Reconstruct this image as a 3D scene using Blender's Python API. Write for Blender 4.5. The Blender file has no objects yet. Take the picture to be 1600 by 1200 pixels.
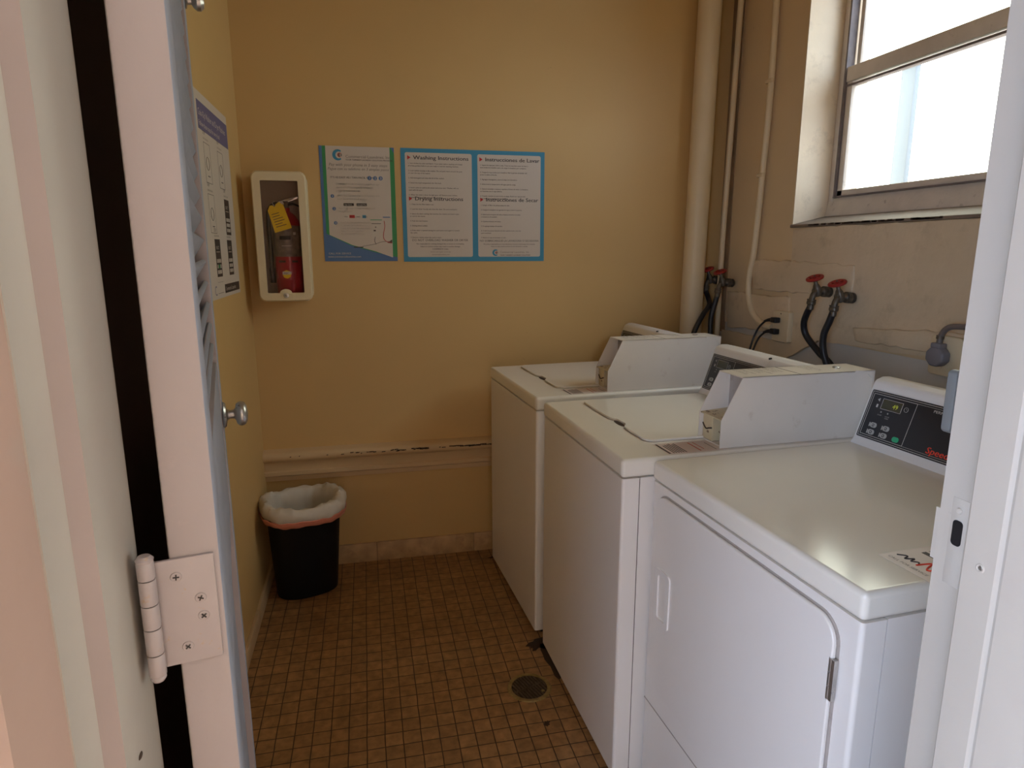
import bpy, bmesh, math, random
from math import sin, cos, pi, radians
from mathutils import Vector, Matrix
random.seed(7)
S = bpy.context.scene
COL = S.collection

# ---------------------------------------------------------------- camera
YAW, PITCH, ROLL, FPX, CAMH = radians(12.561), radians(11.593), radians(-0.083), 1016.77, 1.4373
f = Vector((sin(YAW)*cos(PITCH), cos(YAW)*cos(PITCH), -sin(PITCH)))
r = Vector((cos(YAW), -sin(YAW), 0)); u = r.cross(f)
r2 = cos(ROLL)*r + sin(ROLL)*u; u2 = -sin(ROLL)*r + cos(ROLL)*u
cam_d = bpy.data.cameras.new('camera'); cam = bpy.data.objects.new('camera', cam_d); COL.objects.link(cam)
cam.matrix_world = Matrix(((r2.x, u2.x, -f.x, 0), (r2.y, u2.y, -f.y, 0), (r2.z, u2.z, -f.z, CAMH), (0, 0, 0, 1)))
cam_d.sensor_width = 36; cam_d.lens = FPX/1600*36; cam_d.clip_start = .02
S.camera = cam

# ---------------------------------------------------------------- world, light, exposure
W = bpy.data.worlds.new('overcast_sky'); S.world = W; W.use_nodes = True
wn = W.node_tree; bgn = wn.nodes['Background']
bgn.inputs['Strength'].default_value = 1.0
_tc = wn.nodes.new('ShaderNodeTexCoord'); _dp = wn.nodes.new('ShaderNodeVectorMath'); _dp.operation = 'DOT_PRODUCT'; _dp.inputs[1].default_value = (.60, .80, 0)
_mr = wn.nodes.new('ShaderNodeMapRange'); _mr.inputs[1].default_value = -.5; _mr.inputs[2].default_value = .5
_mx = wn.nodes.new('ShaderNodeMix'); _mx.data_type = 'RGBA'
SKY_DOOR = (7.2, 9.2, 13.0); SKY_WINDOW = (8.0, 8.1, 6.7)      # bluer open sky behind the camera, bright haze beyond the window
_mx.inputs[6].default_value = (*SKY_DOOR, 1); _mx.inputs[7].default_value = (*SKY_WINDOW, 1)
wn.links.new(_tc.outputs['Generated'], _dp.inputs[0]); wn.links.new(_dp.outputs['Value'], _mr.inputs[0]); wn.links.new(_mr.outputs[0], _mx.inputs[0]); wn.links.new(_mx.outputs[2], bgn.inputs['Color'])
def portal(name, loc, rot, sx, sy):
    d = bpy.data.lights.new(name, 'AREA'); d.shape = 'RECTANGLE'; d.size = sx; d.size_y = sy
    d.cycles.is_portal = True
    o = bpy.data.objects.new(name, d); COL.objects.link(o); o.location = loc; o.rotation_euler = rot
portal('window_portal', (1.93, 2.0, 2.05), (0, radians(90), 0), 1.05, .80)
portal('doorway_portal', (.2, .2, 1.1), (radians(90), 0, 0), .78, 2.2)
S.view_settings.view_transform = 'Standard'; S.view_settings.look = 'None'
S.view_settings.gamma = 1; S.view_settings.use_curve_mapping = False
S.view_settings.exposure = -0.16
S.cycles.max_bounces = 14; S.cycles.diffuse_bounces = 8; S.cycles.sample_clamp_indirect = 8

# ---------------------------------------------------------------- materials
def mat(name, color, rough=.6, metal=0., coat=0., noise=0., nscale=8., bump=0., bscale=40., dirt=None, dscale=3., damt=.5, emit=None, estr=0, spec=.5, dirt_lo=.55, dirt_hi=.7, alpha=None):
    m = bpy.data.materials.new(name); m.use_nodes = True; nt = m.node_tree; N = nt.nodes; L = nt.links
    b = N['Principled BSDF']
    b.inputs['Base Color'].default_value = (*color, 1); b.inputs['Roughness'].default_value = rough
    b.inputs['Metallic'].default_value = metal; b.inputs['Coat Weight'].default_value = coat
    b.inputs['Specular IOR Level'].default_value = spec
    tc = N.new('ShaderNodeTexCoord'); src = None
    if noise:
        n = N.new('ShaderNodeTexNoise'); n.inputs['Scale'].default_value = nscale; n.inputs['Detail'].default_value = 5
        L.new(tc.outputs['Object'], n.inputs['Vector'])
        mr = N.new('ShaderNodeMapRange'); mr.inputs[1].default_value = .3; mr.inputs[2].default_value = .7
        mr.inputs[3].default_value = 1-noise; mr.inputs[4].default_value = 1+noise
        L.new(n.outputs['Fac'], mr.inputs[0])
        mx = N.new('ShaderNodeVectorMath'); mx.operation = 'SCALE'; mx.inputs[0].default_value = color
        L.new(mr.outputs[0], mx.inputs['Scale']); src = mx.outputs[0]
    if dirt:
        n = N.new('ShaderNodeTexNoise'); n.inputs['Scale'].default_value = dscale; n.inputs['Detail'].default_value = 9; n.inputs['Roughness'].default_value = .65
        L.new(tc.outputs['Object'], n.inputs['Vector'])
        mr = N.new('ShaderNodeMapRange'); mr.inputs[1].default_value = dirt_lo; mr.inputs[2].default_value = dirt_hi; mr.inputs[4].default_value = damt
        L.new(n.outputs['Fac'], mr.inputs[0])
        mx = N.new('ShaderNodeMix'); mx.data_type = 'RGBA'; mx.inputs[7].default_value = (*dirt, 1)
        if src: L.new(src, mx.inputs[6])
        else: mx.inputs[6].default_value = (*color, 1)
        L.new(mr.outputs[0], mx.inputs[0]); src = mx.outputs[2]
    if src: L.new(src, b.inputs['Base Color'])
    if bump:
        n = N.new('ShaderNodeTexNoise'); n.inputs['Scale'].default_value = bscale; n.inputs['Detail'].default_value = 6
        L.new(tc.outputs['Object'], n.inputs['Vector'])
        bp = N.new('ShaderNodeBump'); bp.inputs['Strength'].default_value = bump; bp.inputs['Distance'].default_value = .004
        L.new(n.outputs['Fac'], bp.inputs['Height']); L.new(bp.outputs[0], b.inputs['Normal'])
    if emit:
        b.inputs['Emission Color'].default_value = (*emit, 1); b.inputs['Emission Strength'].default_value = estr
    return m
M = {}
M['wall'] = mat('cream_wall_paint', (.60, .405, .165), .55, noise=.04, nscale=1.6, bump=.35, bscale=9, dirt=(.25, .15, .07), dscale=26, damt=.6, dirt_lo=.71, dirt_hi=.76)
M['wallr'] = mat('pale_cream_wall_paint', (.64, .49, .29), .55, noise=.05, nscale=3, bump=.5, bscale=10, dirt=(.28, .19, .10), dscale=20, damt=.5, dirt_lo=.68, dirt_hi=.76)
M['plaster'] = mat('thick_cream_plaster', (.64, .51, .34), .6, noise=.08, nscale=4, bump=.9, bscale=22, dirt=(.30, .22, .13), dscale=9, damt=.5, dirt_lo=.56, dirt_hi=.78)
M['greywall'] = mat('grey_white_wall_paint', (.56, .53, .48), .6, noise=.05, nscale=5, bump=.3)
M['reveal'] = mat('window_reveal_paint', (.70, .57, .39), .55, noise=.07, nscale=7, bump=.4, bscale=18, dirt=(.35, .26, .17), dscale=14, damt=.4)
M['ceiling'] = mat('ceiling_paint', (.68, .55, .36), .7)
M["jamb"] = mat("door_frame_paint", (.44, .415, .37), .45, noise=.03, nscale=6, bump=.35, bscale=14, dirt=(.40, .34, .31), dscale=5, damt=.35)
M['jambshade'] = mat('door_frame_step_shade', (.335, .28, .265), .5, noise=.05, nscale=8, bump=.4, bscale=14)  # shade on the frame's step, put into its colour
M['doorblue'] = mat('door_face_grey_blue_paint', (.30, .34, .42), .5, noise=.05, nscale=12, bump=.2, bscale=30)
M['jambbounce'] = mat('door_frame_pink_bounce', (.42, .30, .25), .5, noise=.05, nscale=6, bump=.4, bscale=14, dirt=(.38, .35, .31), dscale=5, damt=.5)  # pink light bounced from the ground outside, painted into the frame colour
M['door'] = mat('door_paint', (.355, .315, .31), .5, noise=.03, nscale=10, bump=.2, bscale=30, dirt=(.5, .4, .38), dscale=18, damt=.3, dirt_lo=.62)
M['hinge'] = mat('painted_hinge', (.37, .33, .325), .4, noise=.04, nscale=30, dirt=(.42, .28, .12), dscale=70, damt=.6, dirt_lo=.62, dirt_hi=.68)
M['dark'] = mat('gap_blocker_brown', (.13, .08, .058), .7)
M['enamel'] = mat('white_enamel', (.80, .775, .705), .13, spec=.38, noise=.012, nscale=6)
M['enamelside'] = mat('white_enamel_panel', (.80, .775, .74), .28, noise=.015, nscale=3)
M['plastic'] = mat('white_console_plastic', (.80, .79, .77), .35, dirt=(.5, .42, .3), dscale=7, damt=.3, dirt_lo=.6)
M['meter'] = mat('painted_meter_steel', (.72, .67, .60), .38, noise=.03, nscale=8, dirt=(.45, .35, .25), dscale=20, damt=.25, dirt_lo=.63)
M['meterin'] = mat('meter_recess_steel', (.40, .36, .33), .42, dirt=(.2, .14, .1), dscale=30, damt=.5)
M['cream'] = mat('worn_cream_panel', (.62, .53, .34), .5, dirt=(.12, .05, .02), dscale=38, damt=.9, dirt_lo=.60, dirt_hi=.63)
M['black'] = mat('black_plastic', (.012, .012, .014), .35)
M['panel'] = mat('black_control_panel', (.014, .014, .018), .3)
M['line'] = mat('panel_print', (.60, .58, .54), .5)
M['grey'] = mat('grey_button', (.42, .42, .40), .5)
M['green'] = mat('green_button', (.03, .42, .20), .4)
M['lcd'] = mat('display_window', (.05, .045, .02), .2)
M['led'] = mat('lit_digit', (.5, .55, .05), .4, emit=(.65, .7, .05), estr=.08)
M['redtxt'] = mat('red_lettering', (.75, .06, .03), .5)
M['rubber'] = mat('black_rubber', (.012, .012, .016), .4)
M['brass'] = mat('tarnished_brass', (.13, .11, .085), .45, metal=.6, noise=.3, nscale=60, bump=.3, bscale=90)
M['valvered'] = mat('red_valve_paint', (.30, .012, .010), .4)
M['chrome'] = mat('brushed_metal', (.62, .60, .58), .22, metal=1.)
M['pewter'] = mat('worn_knob_metal', (.50, .49, .47), .33, metal=.9, noise=.15, nscale=40, dirt=(.08, .06, .05), dscale=60, damt=.8, dirt_lo=.62, dirt_hi=.66)
M['screw'] = mat('dark_screw', (.03, .025, .025), .5)
M['cabinet'] = mat('cream_cabinet_plastic', (.74, .64, .42), .4, bump=.15, bscale=120)
M['cabin'] = mat('cabinet_interior', (.50, .40, .33), .6)
M['extred'] = mat('extinguisher_red', (.40, .010, .025), .28, coat=.5)
M['extlabel'] = mat('extinguisher_label', (.20, .16, .13), .4, noise=.3, nscale=60)
M['yellow'] = mat('yellow_tag_paper', (.86, .60, .015), .6)
M['paper'] = mat('poster_paper', (.60, .54, .47), .5)
M['paperw'] = mat('poster_paper_pale', (.60, .555, .48), .5)
M['pblue'] = mat('poster_blue', (.045, .26, .42), .5)
M['pdblue'] = mat('poster_deep_blue', (.08, .17, .36), .5)
M['pgreen'] = mat('poster_green', (.04, .28, .10), .5)
M['ptext'] = mat('poster_black_ink', (.05, .04, .045), .6)
M['pfaint'] = mat('poster_grey_ink', (.20, .17, .15), .6)
M['pred'] = mat('poster_red_ink', (.50, .03, .03), .6)
M['purple'] = mat('poster_purple', (.13, .12, .24), .6)
M['ink'] = mat('poster_dark_ink', (.045, .03, .025), .6)
M['stick'] = mat('sticker_paper', (.66, .56, .52), .4)
M['bag'] = mat('bin_liner_plastic', (.62, .58, .50), .35, bump=.5, bscale=26)
M['bagred'] = mat('red_drawstring_plastic', (.72, .27, .19), .4, bump=.3, bscale=30)
M['bin'] = mat('black_bin_plastic', (.005, .005, .006), .5, spec=.25)
M['wood'] = mat('painted_window_wood', (.62, .55, .46), .5, noise=.08, nscale=12, bump=.4, bscale=30, dirt=(.2, .15, .12), dscale=25, damt=.5, dirt_lo=.6)
M['sillgrime'] = mat('grimy_sill_paint', (.20, .15, .11), .6, noise=.15, nscale=14, dirt=(.12, .08, .05), dscale=30, damt=.6)
M['wooddark'] = mat('grimy_window_track', (.16, .13, .12), .6, noise=.2, nscale=30)
M['pipe'] = mat('pipe_paint', (.70, .58, .38), .42, noise=.04, nscale=6, bump=.15, dirt=(.35, .25, .14), dscale=14, damt=.4, dirt_lo=.66)
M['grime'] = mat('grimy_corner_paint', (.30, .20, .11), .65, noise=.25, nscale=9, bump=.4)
M['ledge'] = mat('ledge_paint', (.60, .44, .25), .55, bump=.3, bscale=20)
M['chip'] = mat('chipped_paint', (.05, .03, .02), .8)
M['concrete'] = mat('pinkish_paving', (.50, .36, .30), .8, noise=.1, nscale=2)
M['outwall'] = mat('outside_wall_paint', (.62, .60, .57), .8)
M['bouncewall'] = mat('peach_bounce_wall', (.62, .47, .37), .8)
M['post'] = mat('grey_post_paint', (.07, .09, .10), .6)
M['plug'] = mat('grey_plug_plastic', (.20, .19, .21), .45)
M['cable'] = mat('grey_cable', (.16, .13, .12), .4)
M['latchgrey'] = mat('grey_strap_paint', (.16, .17, .172), .4)
M['drainm'] = mat('drain_iron', (.11, .085, .06), .5, metal=.4, noise=.4, nscale=50)
M['drainb'] = mat('drain_brass', (.32, .24, .10), .45, metal=.5, noise=.3, nscale=50)

def floor_mat():
    m = bpy.data.materials.new('brown_mosaic_tile'); m.use_nodes = True; nt = m.node_tree; N = nt.nodes; L = nt.links
    b = N['Principled BSDF']; tc = N.new('ShaderNodeTexCoord'); mp = N.new('ShaderNodeMapping')
    T = .0535
    mp.inputs['Rotation'].default_value = (0, 0, radians(0)); mp.inputs['Scale'].default_value = (1/T, 1/T, 1/T)
    L.new(tc.outputs['Object'], mp.inputs['Vector'])
    br = N.new('ShaderNodeTexBrick'); br.offset = 0; br.squash = 1
    br.inputs['Scale'].default_value = 1; br.inputs['Brick Width'].default_value = 1; br.inputs['Row Height'].default_value = 1
    br.inputs['Mortar Size'].default_value = .035; br.inputs['Mortar Smooth'].default_value = .3; br.inputs['Bias'].default_value = 0
    br.inputs['Color1'].default_value = (.37, .208, .088, 1); br.inputs['Color2'].default_value = (.29, .158, .066, 1)
    br.inputs['Mortar'].default_value = (.055, .026, .012, 1)
    n0 = N.new('ShaderNodeTexNoise'); n0.inputs['Scale'].default_value = 9; n0.inputs['Detail'].default_value = 3
    L.new(tc.outputs['Object'], n0.inputs['Vector'])
    va = N.new('ShaderNodeVectorMath'); va.operation = 'MULTIPLY_ADD'; va.inputs[1].default_value = (.10, .10, 0)
    L.new(n0.outputs['Color'], va.inputs[0]); L.new(mp.outputs[0], va.inputs[2]); L.new(va.outputs[0], br.inputs['Vector'])
    n = N.new('ShaderNodeTexNoise'); n.inputs['Scale'].default_value = 34; n.inputs['Detail'].default_value = 6
    L.new(tc.outputs['Object'], n.inputs['Vector'])
    mr = N.new('ShaderNodeMapRange'); mr.inputs[1].default_value = .3; mr.inputs[2].default_value = .7; mr.inputs[3].default_value = .72; mr.inputs[4].default_value = 1.28
    L.new(n.outputs['Fac'], mr.inputs[0])
    sc = N.new('ShaderNodeVectorMath'); sc.operation = 'SCALE'; L.new(br.outputs['Color'], sc.inputs[0]); L.new(mr.outputs[0], sc.inputs['Scale'])
    # dirt stains with their own outlines: beside the washers' feet and scattered
    n2 = N.new('ShaderNodeTexNoise'); n2.inputs['Scale'].default_value = 5; n2.inputs['Detail'].default_value = 8
    L.new(tc.outputs['Object'], n2.inputs['Vector'])
    mr2 = N.new('ShaderNodeMapRange'); mr2.inputs[1].default_value = .58; mr2.inputs[2].default_value = .74; mr2.inputs[4].default_value = .45
    L.new(n2.outputs['Fac'], mr2.inputs[0])
    mx = N.new('ShaderNodeMix'); mx.data_type = 'RGBA'; mx.inputs[7].default_value = (.06, .028, .014, 1)
    L.new(mr2.outputs[0], mx.inputs[0]); L.new(sc.outputs[0], mx.inputs[6])
    L.new(mx.outputs[2], b.inputs['Base Color'])
    b.inputs['Roughness'].default_value = .42
    bp = N.new('ShaderNodeBump'); bp.inputs['Strength'].default_value = .5; bp.inputs['Distance'].default_value = .002; bp.invert = True
    L.new(br.outputs['Fac'], bp.inputs['Height']); L.new(bp.outputs[0], b.inputs['Normal'])
    return m
M['floor'] = floor_mat()
def stone_mat():
    m = mat('beige_stone_tile', (.50, .33, .17), .45, noise=.22, nscale=14, dirt=(.22, .13, .08), dscale=18, damt=.45, dirt_lo=.52)
    return m
M['stone'] = stone_mat()
def glass_mat(name, tint, frost):
    m = bpy.data.materials.new(name); m.use_nodes = True; nt = m.node_tree; N = nt.nodes; L = nt.links
    N.remove(N['Principled BSDF']); out = N['Material Output']
    t = N.new('ShaderNodeBsdfTransparent'); t.inputs[0].default_value = (*tint, 1)
    d = N.new('ShaderNodeBsdfTranslucent'); d.inputs[0].default_value = (.9, .95, 1, 1)
    g = N.new('ShaderNodeBsdfGlossy'); g.inputs['Roughness'].default_value = .08
    m1 = N.new('ShaderNodeMixShader'); m1.inputs[0].default_value = frost; L.new(t.outputs[0], m1.inputs[1]); L.new(d.outputs[0], m1.inputs[2])
    lw = N.new('ShaderNodeLayerWeight'); pw = N.new('ShaderNodeMath'); pw.operation = 'POWER'; pw.inputs[1].default_value = 4; L.new(lw.outputs['Facing'], pw.inputs[0])
    fr = N.new('ShaderNodeMath'); fr.operation = 'MULTIPLY_ADD'; fr.inputs[1].default_value = .8; fr.inputs[2].default_value = .03; L.new(pw.outputs[0], fr.inputs[0])
    m2 = N.new('ShaderNodeMixShader'); L.new(fr.outputs[0], m2.inputs[0]); L.new(m1.outputs[0], m2.inputs[1]); L.new(g.outputs[0], m2.inputs[2])
    L.new(m2.outputs[0], out.inputs['Surface'])
    return m
M['glass'] = glass_mat('frosted_window_glass', (.97, .99, 1), .05)
M['clear'] = glass_mat('clear_plastic_cover', (.97, .94, .94), .03)

# ---------------------------------------------------------------- geometry helpers
class MB:
    def __init__(s): s.bm = bmesh.new(); s.mats = []
    def mi(s, m):
        if m is None: return 0
        if m not in s.mats: s.mats.append(m)
        return s.mats.index(m)
    def _merge(s, b, m, mtx=None):
        i = s.mi(m)
        for fc in b.faces: fc.material_index = i
        if mtx is not None: b.transform(mtx)
        me = bpy.data.meshes.new('tmp'); b.to_mesh(me); b.free(); s.bm.from_mesh(me); bpy.data.meshes.remove(me); return s
    def box(s, x0, x1, y0, y1, z0, z1, m=None, bev=0, seg=2, mtx=None, edges=None):
        b = bmesh.new(); bmesh.ops.create_cube(b, size=1)
        for v in b.verts: v.co = Vector(((x0+x1)/2+v.co.x*(x1-x0), (y0+y1)/2+v.co.y*(y1-y0), (z0+z1)/2+v.co.z*(z1-z0)))
        if bev:
            es = b.edges[:] if edges is None else [e for e in b.edges if edges(e)]
            bmesh.ops.bevel(b, geom=es, offset=bev, segments=seg, profile=.5, affect='EDGES')
        return s._merge(b, m, mtx)
    def prism(s, pts, a0, a1, m=None, axis='y', bev=0, seg=2, mtx=None):
        # pts in the plane perpendicular to axis: y -> (x,z); z -> (x,y); x -> (y,z)
        b = bmesh.new()
        def P(p, a):
            return {'y': Vector((p[0], a, p[1])), 'z': Vector((p[0], p[1], a)), 'x': Vector((a, p[0], p[1]))}[axis]
        v0 = [b.verts.new(P(p, a0)) for p in pts]; v1 = [b.verts.new(P(p, a1)) for p in pts]; n = len(pts)
        b.faces.new(v0); b.faces.new(v1[::-1])
        for i in range(n): b.faces.new((v0[i], v1[i], v1[(i+1) % n], v0[(i+1) % n]))
        bmesh.ops.recalc_face_normals(b, faces=b.faces)
        if bev: bmesh.ops.bevel(b, geom=b.edges[:], offset=bev, segments=seg, profile=.5, affect='EDGES')
        return s._merge(b, m, mtx)
    def lathe(s, prof, m=None, seg=28, mtx=None, sx=1, sy=1):
        b = bmesh.new(); rings = []
        for (rad, z) in prof:
            rings.append([b.verts.new((rad*cos(2*pi*k/seg)*sx, rad*sin(2*pi*k/seg)*sy, z)) for k in range(seg)] if rad > 1e-6 else [b.verts.new((0, 0, z))])
        for A, B in zip(rings, rings[1:]):
            for k in range(seg):
                k2 = (k+1) % seg
                if len(A) == 1 and len(B) == 1: break
                if len(A) == 1: b.faces.new((A[0], B[k], B[k2]))
                elif len(B) == 1: b.faces.new((A[k], B[0], A[k2]))
                else: b.faces.new((A[k], B[k], B[k2], A[k2]))
        if len(rings[0]) > 1: b.faces.new(rings[0])
        if len(rings[-1]) > 1: b.faces.new(rings[-1][::-1])
        bmesh.ops.recalc_face_normals(b, faces=b.faces)
        return s._merge(b, m, mtx)
    def tube(s, pts, rad, m=None, seg=14, smooth=6, closed=False, mtx=None):
        P = [Vector(p) for p in pts]
        if smooth > 1 and len(P) > 2:
            Q = []
            n = len(P)
            rng = range(n if closed else n-1)
            for i in rng:
                if closed: p0, p1, p2, p3 = P[i-1], P[i], P[(i+1) % n], P[(i+2) % n]
                else: p0, p1, p2, p3 = P[max(i-1, 0)], P[i], P[i+1], P[min(i+2, n-1)]
                for k in range(smooth):
                    t = k/smooth
                    Q.append(.5*((2*p1)+(-p0+p2)*t+(2*p0-5*p1+4*p2-p3)*t*t+(-p0+3*p1-3*p2+p3)*t**3))
            if not closed: Q.append(P[-1])
            P = Q
        b = bmesh.new(); rings = []; n = len(P)
        T = []
        for i in range(n):
            a = P[i-1] if (i > 0 or closed) else P[i]; c = P[(i+1) % n] if (i < n-1 or closed) else P[i]
            T.append((c-a).normalized())
        up = Vector((0, 0, 1)) if abs(T[0].z) < .9 else Vector((1, 0, 0))
        nrm = (up-T[0]*up.dot(T[0])).normalized()
        for i in range(n):
            nrm = (nrm-T[i]*nrm.dot(T[i])).normalized(); bi = T[i].cross(nrm)
            R = rad(i/(n-1)) if callable(rad) else rad
            rings.append([b.verts.new(P[i]+R*(cos(2*pi*k/seg)*nrm+sin(2*pi*k/seg)*bi)) for k in range(seg)])
        prs = list(zip(rings, rings[1:]))+([(rings[-1], rings[0])] if closed else [])
        for A, B in prs:
            for k in range(seg): b.faces.new((A[k], A[(k+1) % seg], B[(k+1) % seg], B[k]))
        if not closed: b.faces.new(rings[0][::-1]); b.faces.new(rings[-1])
        bmesh.ops.recalc_face_normals(b, faces=b.faces)
        return s._merge(b, m, mtx)
    def face(s, pts, m=None, mtx=None):
        b = bmesh.new(); b.faces.new([b.verts.new(p) for p in pts]); return s._merge(b, m, mtx)
    def text(s, body, size, m, mtx, align='LEFT', sx=1.0, extrude=0.0, bold=0.0, shear=0):
        c = bpy.data.curves.new('t', 'FONT'); c.body = body; c.size = size; c.align_x = align; c.extrude = extrude; c.shear = shear; c.resolution_u = 2
        o = bpy.data.objects.new('t', c); COL.objects.link(o)
        me = bpy.data.meshes.new_from_object(o.evaluated_get(bpy.context.evaluated_depsgraph_get()))
        b = bmesh.new(); b.from_mesh(me)
        bpy.data.objects.remove(o); bpy.data.curves.remove(c); bpy.data.meshes.remove(me)
        if bold: s._merge(b.copy(), m, mtx @ Matrix.Translation((bold*.8, 0, .00002)) @ Matrix.Diagonal((sx, 1, 1, 1)))
        return s._merge(b, m, mtx @ Matrix.Diagonal((sx, 1, 1, 1)))
    def build(s, name, m=None, parent=None, smooth=True, angle=35, kind=None, label=None, loc=None, rz=None, cat=None, group=None, wn_=False):
        me = bpy.data.meshes.new(name); s.bm.to_mesh(me); s.bm.free()
        mats = s.mats if s.mats else [M[m] if isinstance(m, str) else m]
        for x in mats: me.materials.append(M[x] if isinstance(x, str) else (x or M[m]))
        if smooth and len(me.polygons):
            me.shade_smooth(); me.set_sharp_from_angle(angle=radians(angle))
        o = bpy.data.objects.new(name, me); COL.objects.link(o)
        if wn_: o.modifiers.new('weighted_normals', 'WEIGHTED_NORMAL').keep_sharp = True
        if parent: o.parent = parent
        if loc: o.location = loc
        if rz is not None: o.rotation_euler.z = rz
        if kind: o['kind'] = kind
        if label: o['label'] = label
        if cat: o['category'] = cat
        if group: o['group'] = group
        return o
def thing(name, label, cat, loc=(0, 0, 0), rz=0, group=None):
    o = bpy.data.objects.new(name, None); COL.objects.link(o); o.location = loc; o.rotation_euler = (0, 0, rz)
    o.empty_display_size = .05; o['label'] = label; o['category'] = cat
    if group: o['group'] = group
    return o
def rot_to(axis, origin=(0, 0, 0)):
    q = Vector((0, 0, 1)).rotation_difference(Vector(axis).normalized())
    return Matrix.Translation(Vector(origin)) @ q.to_matrix().to_4x4()
def rrect(x0, x1, y0, y1, rad, n=5):
    out = []
    for (cx, cy, a0) in ((x1-rad, y1-rad, 0), (x0+rad, y1-rad, 90), (x0+rad, y0+rad, 180), (x1-rad, y0+rad, 270)):
        for k in range(n+1):
            a = radians(a0+90*k/n); out.append((cx+rad*cos(a), cy+rad*sin(a)))
    return out

# ---------------------------------------------------------------- the room
XL, XR, YB, YF, ZC = -.472, 1.69, 2.933, .52, 2.75
JL, JR = -.177, .5515          # inner corners of the door frame
MB().box(XL-.15, XR+.3, YF-.30, YB+.15, -.12, 0).build('floor', 'floor', kind='structure', smooth=False)
MB().box(XL-.15, XR+.3, YF-.15, YB+.15, ZC, ZC+.12).build('ceiling', 'ceiling', kind='structure', smooth=False)
MB().box(XL-.15, XR+.15, YB, YB+.15, -.1, ZC).build('wall_back', 'wall', kind='structure', smooth=False)
MB().box(XL-.15, XL, YF-.02, YB, -.1, ZC).build('wall_left', 'wall', kind='structure', smooth=False)
# front wall with the doorway
fw = MB()
fw.box(XL-.15, JL-.06, .35, YF, -.1, ZC, 'outwall'); fw.box(JR+.06, XR+.15, .35, YF, -.1, ZC, 'outwall'); fw.box(JL-.06, JR+.06, .35, YF, 2.12, ZC, 'outwall')
fw.build('wall_front', kind='structure', smooth=False)
# right wall with the window opening (y 1.20..2.385, z 1.535..2.56)
WY0, WY1, WZ0, WZ1, WX = 1.48, 2.385, 1.535, 2.56, 1.84
rw = MB()
T = .28
rw.box(XR, XR+T, YF, WY0, 1.10, ZC, 'wallr'); rw.box(XR, XR+T, WY1, YB, 1.10, ZC, 'wallr')
rw.box(XR, XR+T, WY0, WY1, 1.10, WZ0, 'wallr'); rw.box(XR, XR+T, WY0, WY1, WZ1, ZC, 'wallr')
rw.box(XR+.003, XR+T, YF, YB, -.1, 1.10, 'greywall')
rw.build('wall_right', kind='structure', smooth=False)
# thick plaster coat on the right wall, ragged lower rim, and older raised patches
def ragged(pts, amp, step=.03):
    out = []
    for i, p in enumerate(pts):
        q = pts[(i+1) % len(pts)]; d = math.dist(p, q); n = max(1, int(d/step))
        for k in range(n):
            t = k/n; j = amp if k else 0
            out.append((p[0]+(q[0]-p[0])*t+random.uniform(-j, j), p[1]+(q[1]-p[1])*t+random.uniform(-j, j)))
    return out
pl = MB()
pl.prism(ragged([(.56, 1.135), (1.30, 1.128), (1.70, 1.112), (2.16, 1.098), (2.30, 1.02), (2.36, .99), (2.36, 1.515), (2.20, 1.522), (.56, 1.522)], .003), XR-.012, XR+.004, axis='x')
pl.prism(ragged([(2.36, .96), (2.86, .96), (2.86, 1.06), (2.36, 1.06)], .002), XR-.006, XR+.004, axis='x')
pl.prism(ragged([(2.33, 1.10), (2.80, 1.08), (2.82, 1.245), (2.34, 1.25)], .005), XR-.016, XR+.004, axis='x', bev=.005)
pl.prism(ragged([(2.00, 1.27), (2.60, 1.27), (2.64, 1.40), (2.00, 1.385)], .005), XR-.017, XR+.004, axis='x', bev=.005)
pl.prism(ragged([(.95, 1.145), (1.95, 1.125), (1.97, 1.17), (1.60, 1.20), (.95, 1.23)], .004), XR-.024, XR+.004, axis='x', bev=.004)
pl.build('trim_1', 'plaster', kind='structure', angle=50)
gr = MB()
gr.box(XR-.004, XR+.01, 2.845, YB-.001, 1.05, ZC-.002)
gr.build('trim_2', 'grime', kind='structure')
# ledge along the back wall: round pipe on a flat board with a lower lip
lg = MB()
prof = [(YB, .575)] + [(YB-.022-.022*cos(a), .545+.024*sin(a)) for a in [radians(t) for t in range(80, -91, -17)]] + [(YB-.018, .515), (YB-.018, .478), (YB-.026, .474), (YB-.026, .458), (YB-.010, .450), (YB-.010, .430), (YB, .426)]
lg.prism(prof, XL, 1.0, 'ledge', axis='x')
random.seed(3)
for k in range(46):
    x = XL+.05+random.random()**.6*1.0; w = random.uniform(.004, .030)*(1 if x > .1 else .5)
    zc = .546+random.uniform(-.004, .004); lg.prism(ragged([(x, zc), (x+w*1.5, zc+.001), (x+w*1.5, zc+.0035), (x, zc+.003)], .0008, .006), YB-.0475, YB-.040, 'chip', axis='y')
lg.build('trim_3', kind='structure', angle=40)
# stone skirting tiles
for nm, seq in (('baseboard_back', [(-.472, -.004), (0, .458), (.462, 1.69)]),):
    b = MB()
    for (a, c) in seq: b.box(a, c, YB-.012, YB, 0, .092, 'stone', bev=.0015)
    b.box(XL, XR, YB-.010, YB, 0, .089, 'grime')
    b.build(nm, kind='structure')
b = MB()
yy = YB-.012
while yy > .6:
    b.box(XL, XL+.012, yy-.454, yy, 0, .066, 'ledge', bev=.0015); yy -= .458
b.build('baseboard_left', kind='structure')
# dark brown board added behind the open door to keep the gap dark
MB().box(XL+.001, -.305, .64, 1.13, .001, 2.45, 'dark', bev=.003).build('gap_blocker_board', kind='structure')

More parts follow.
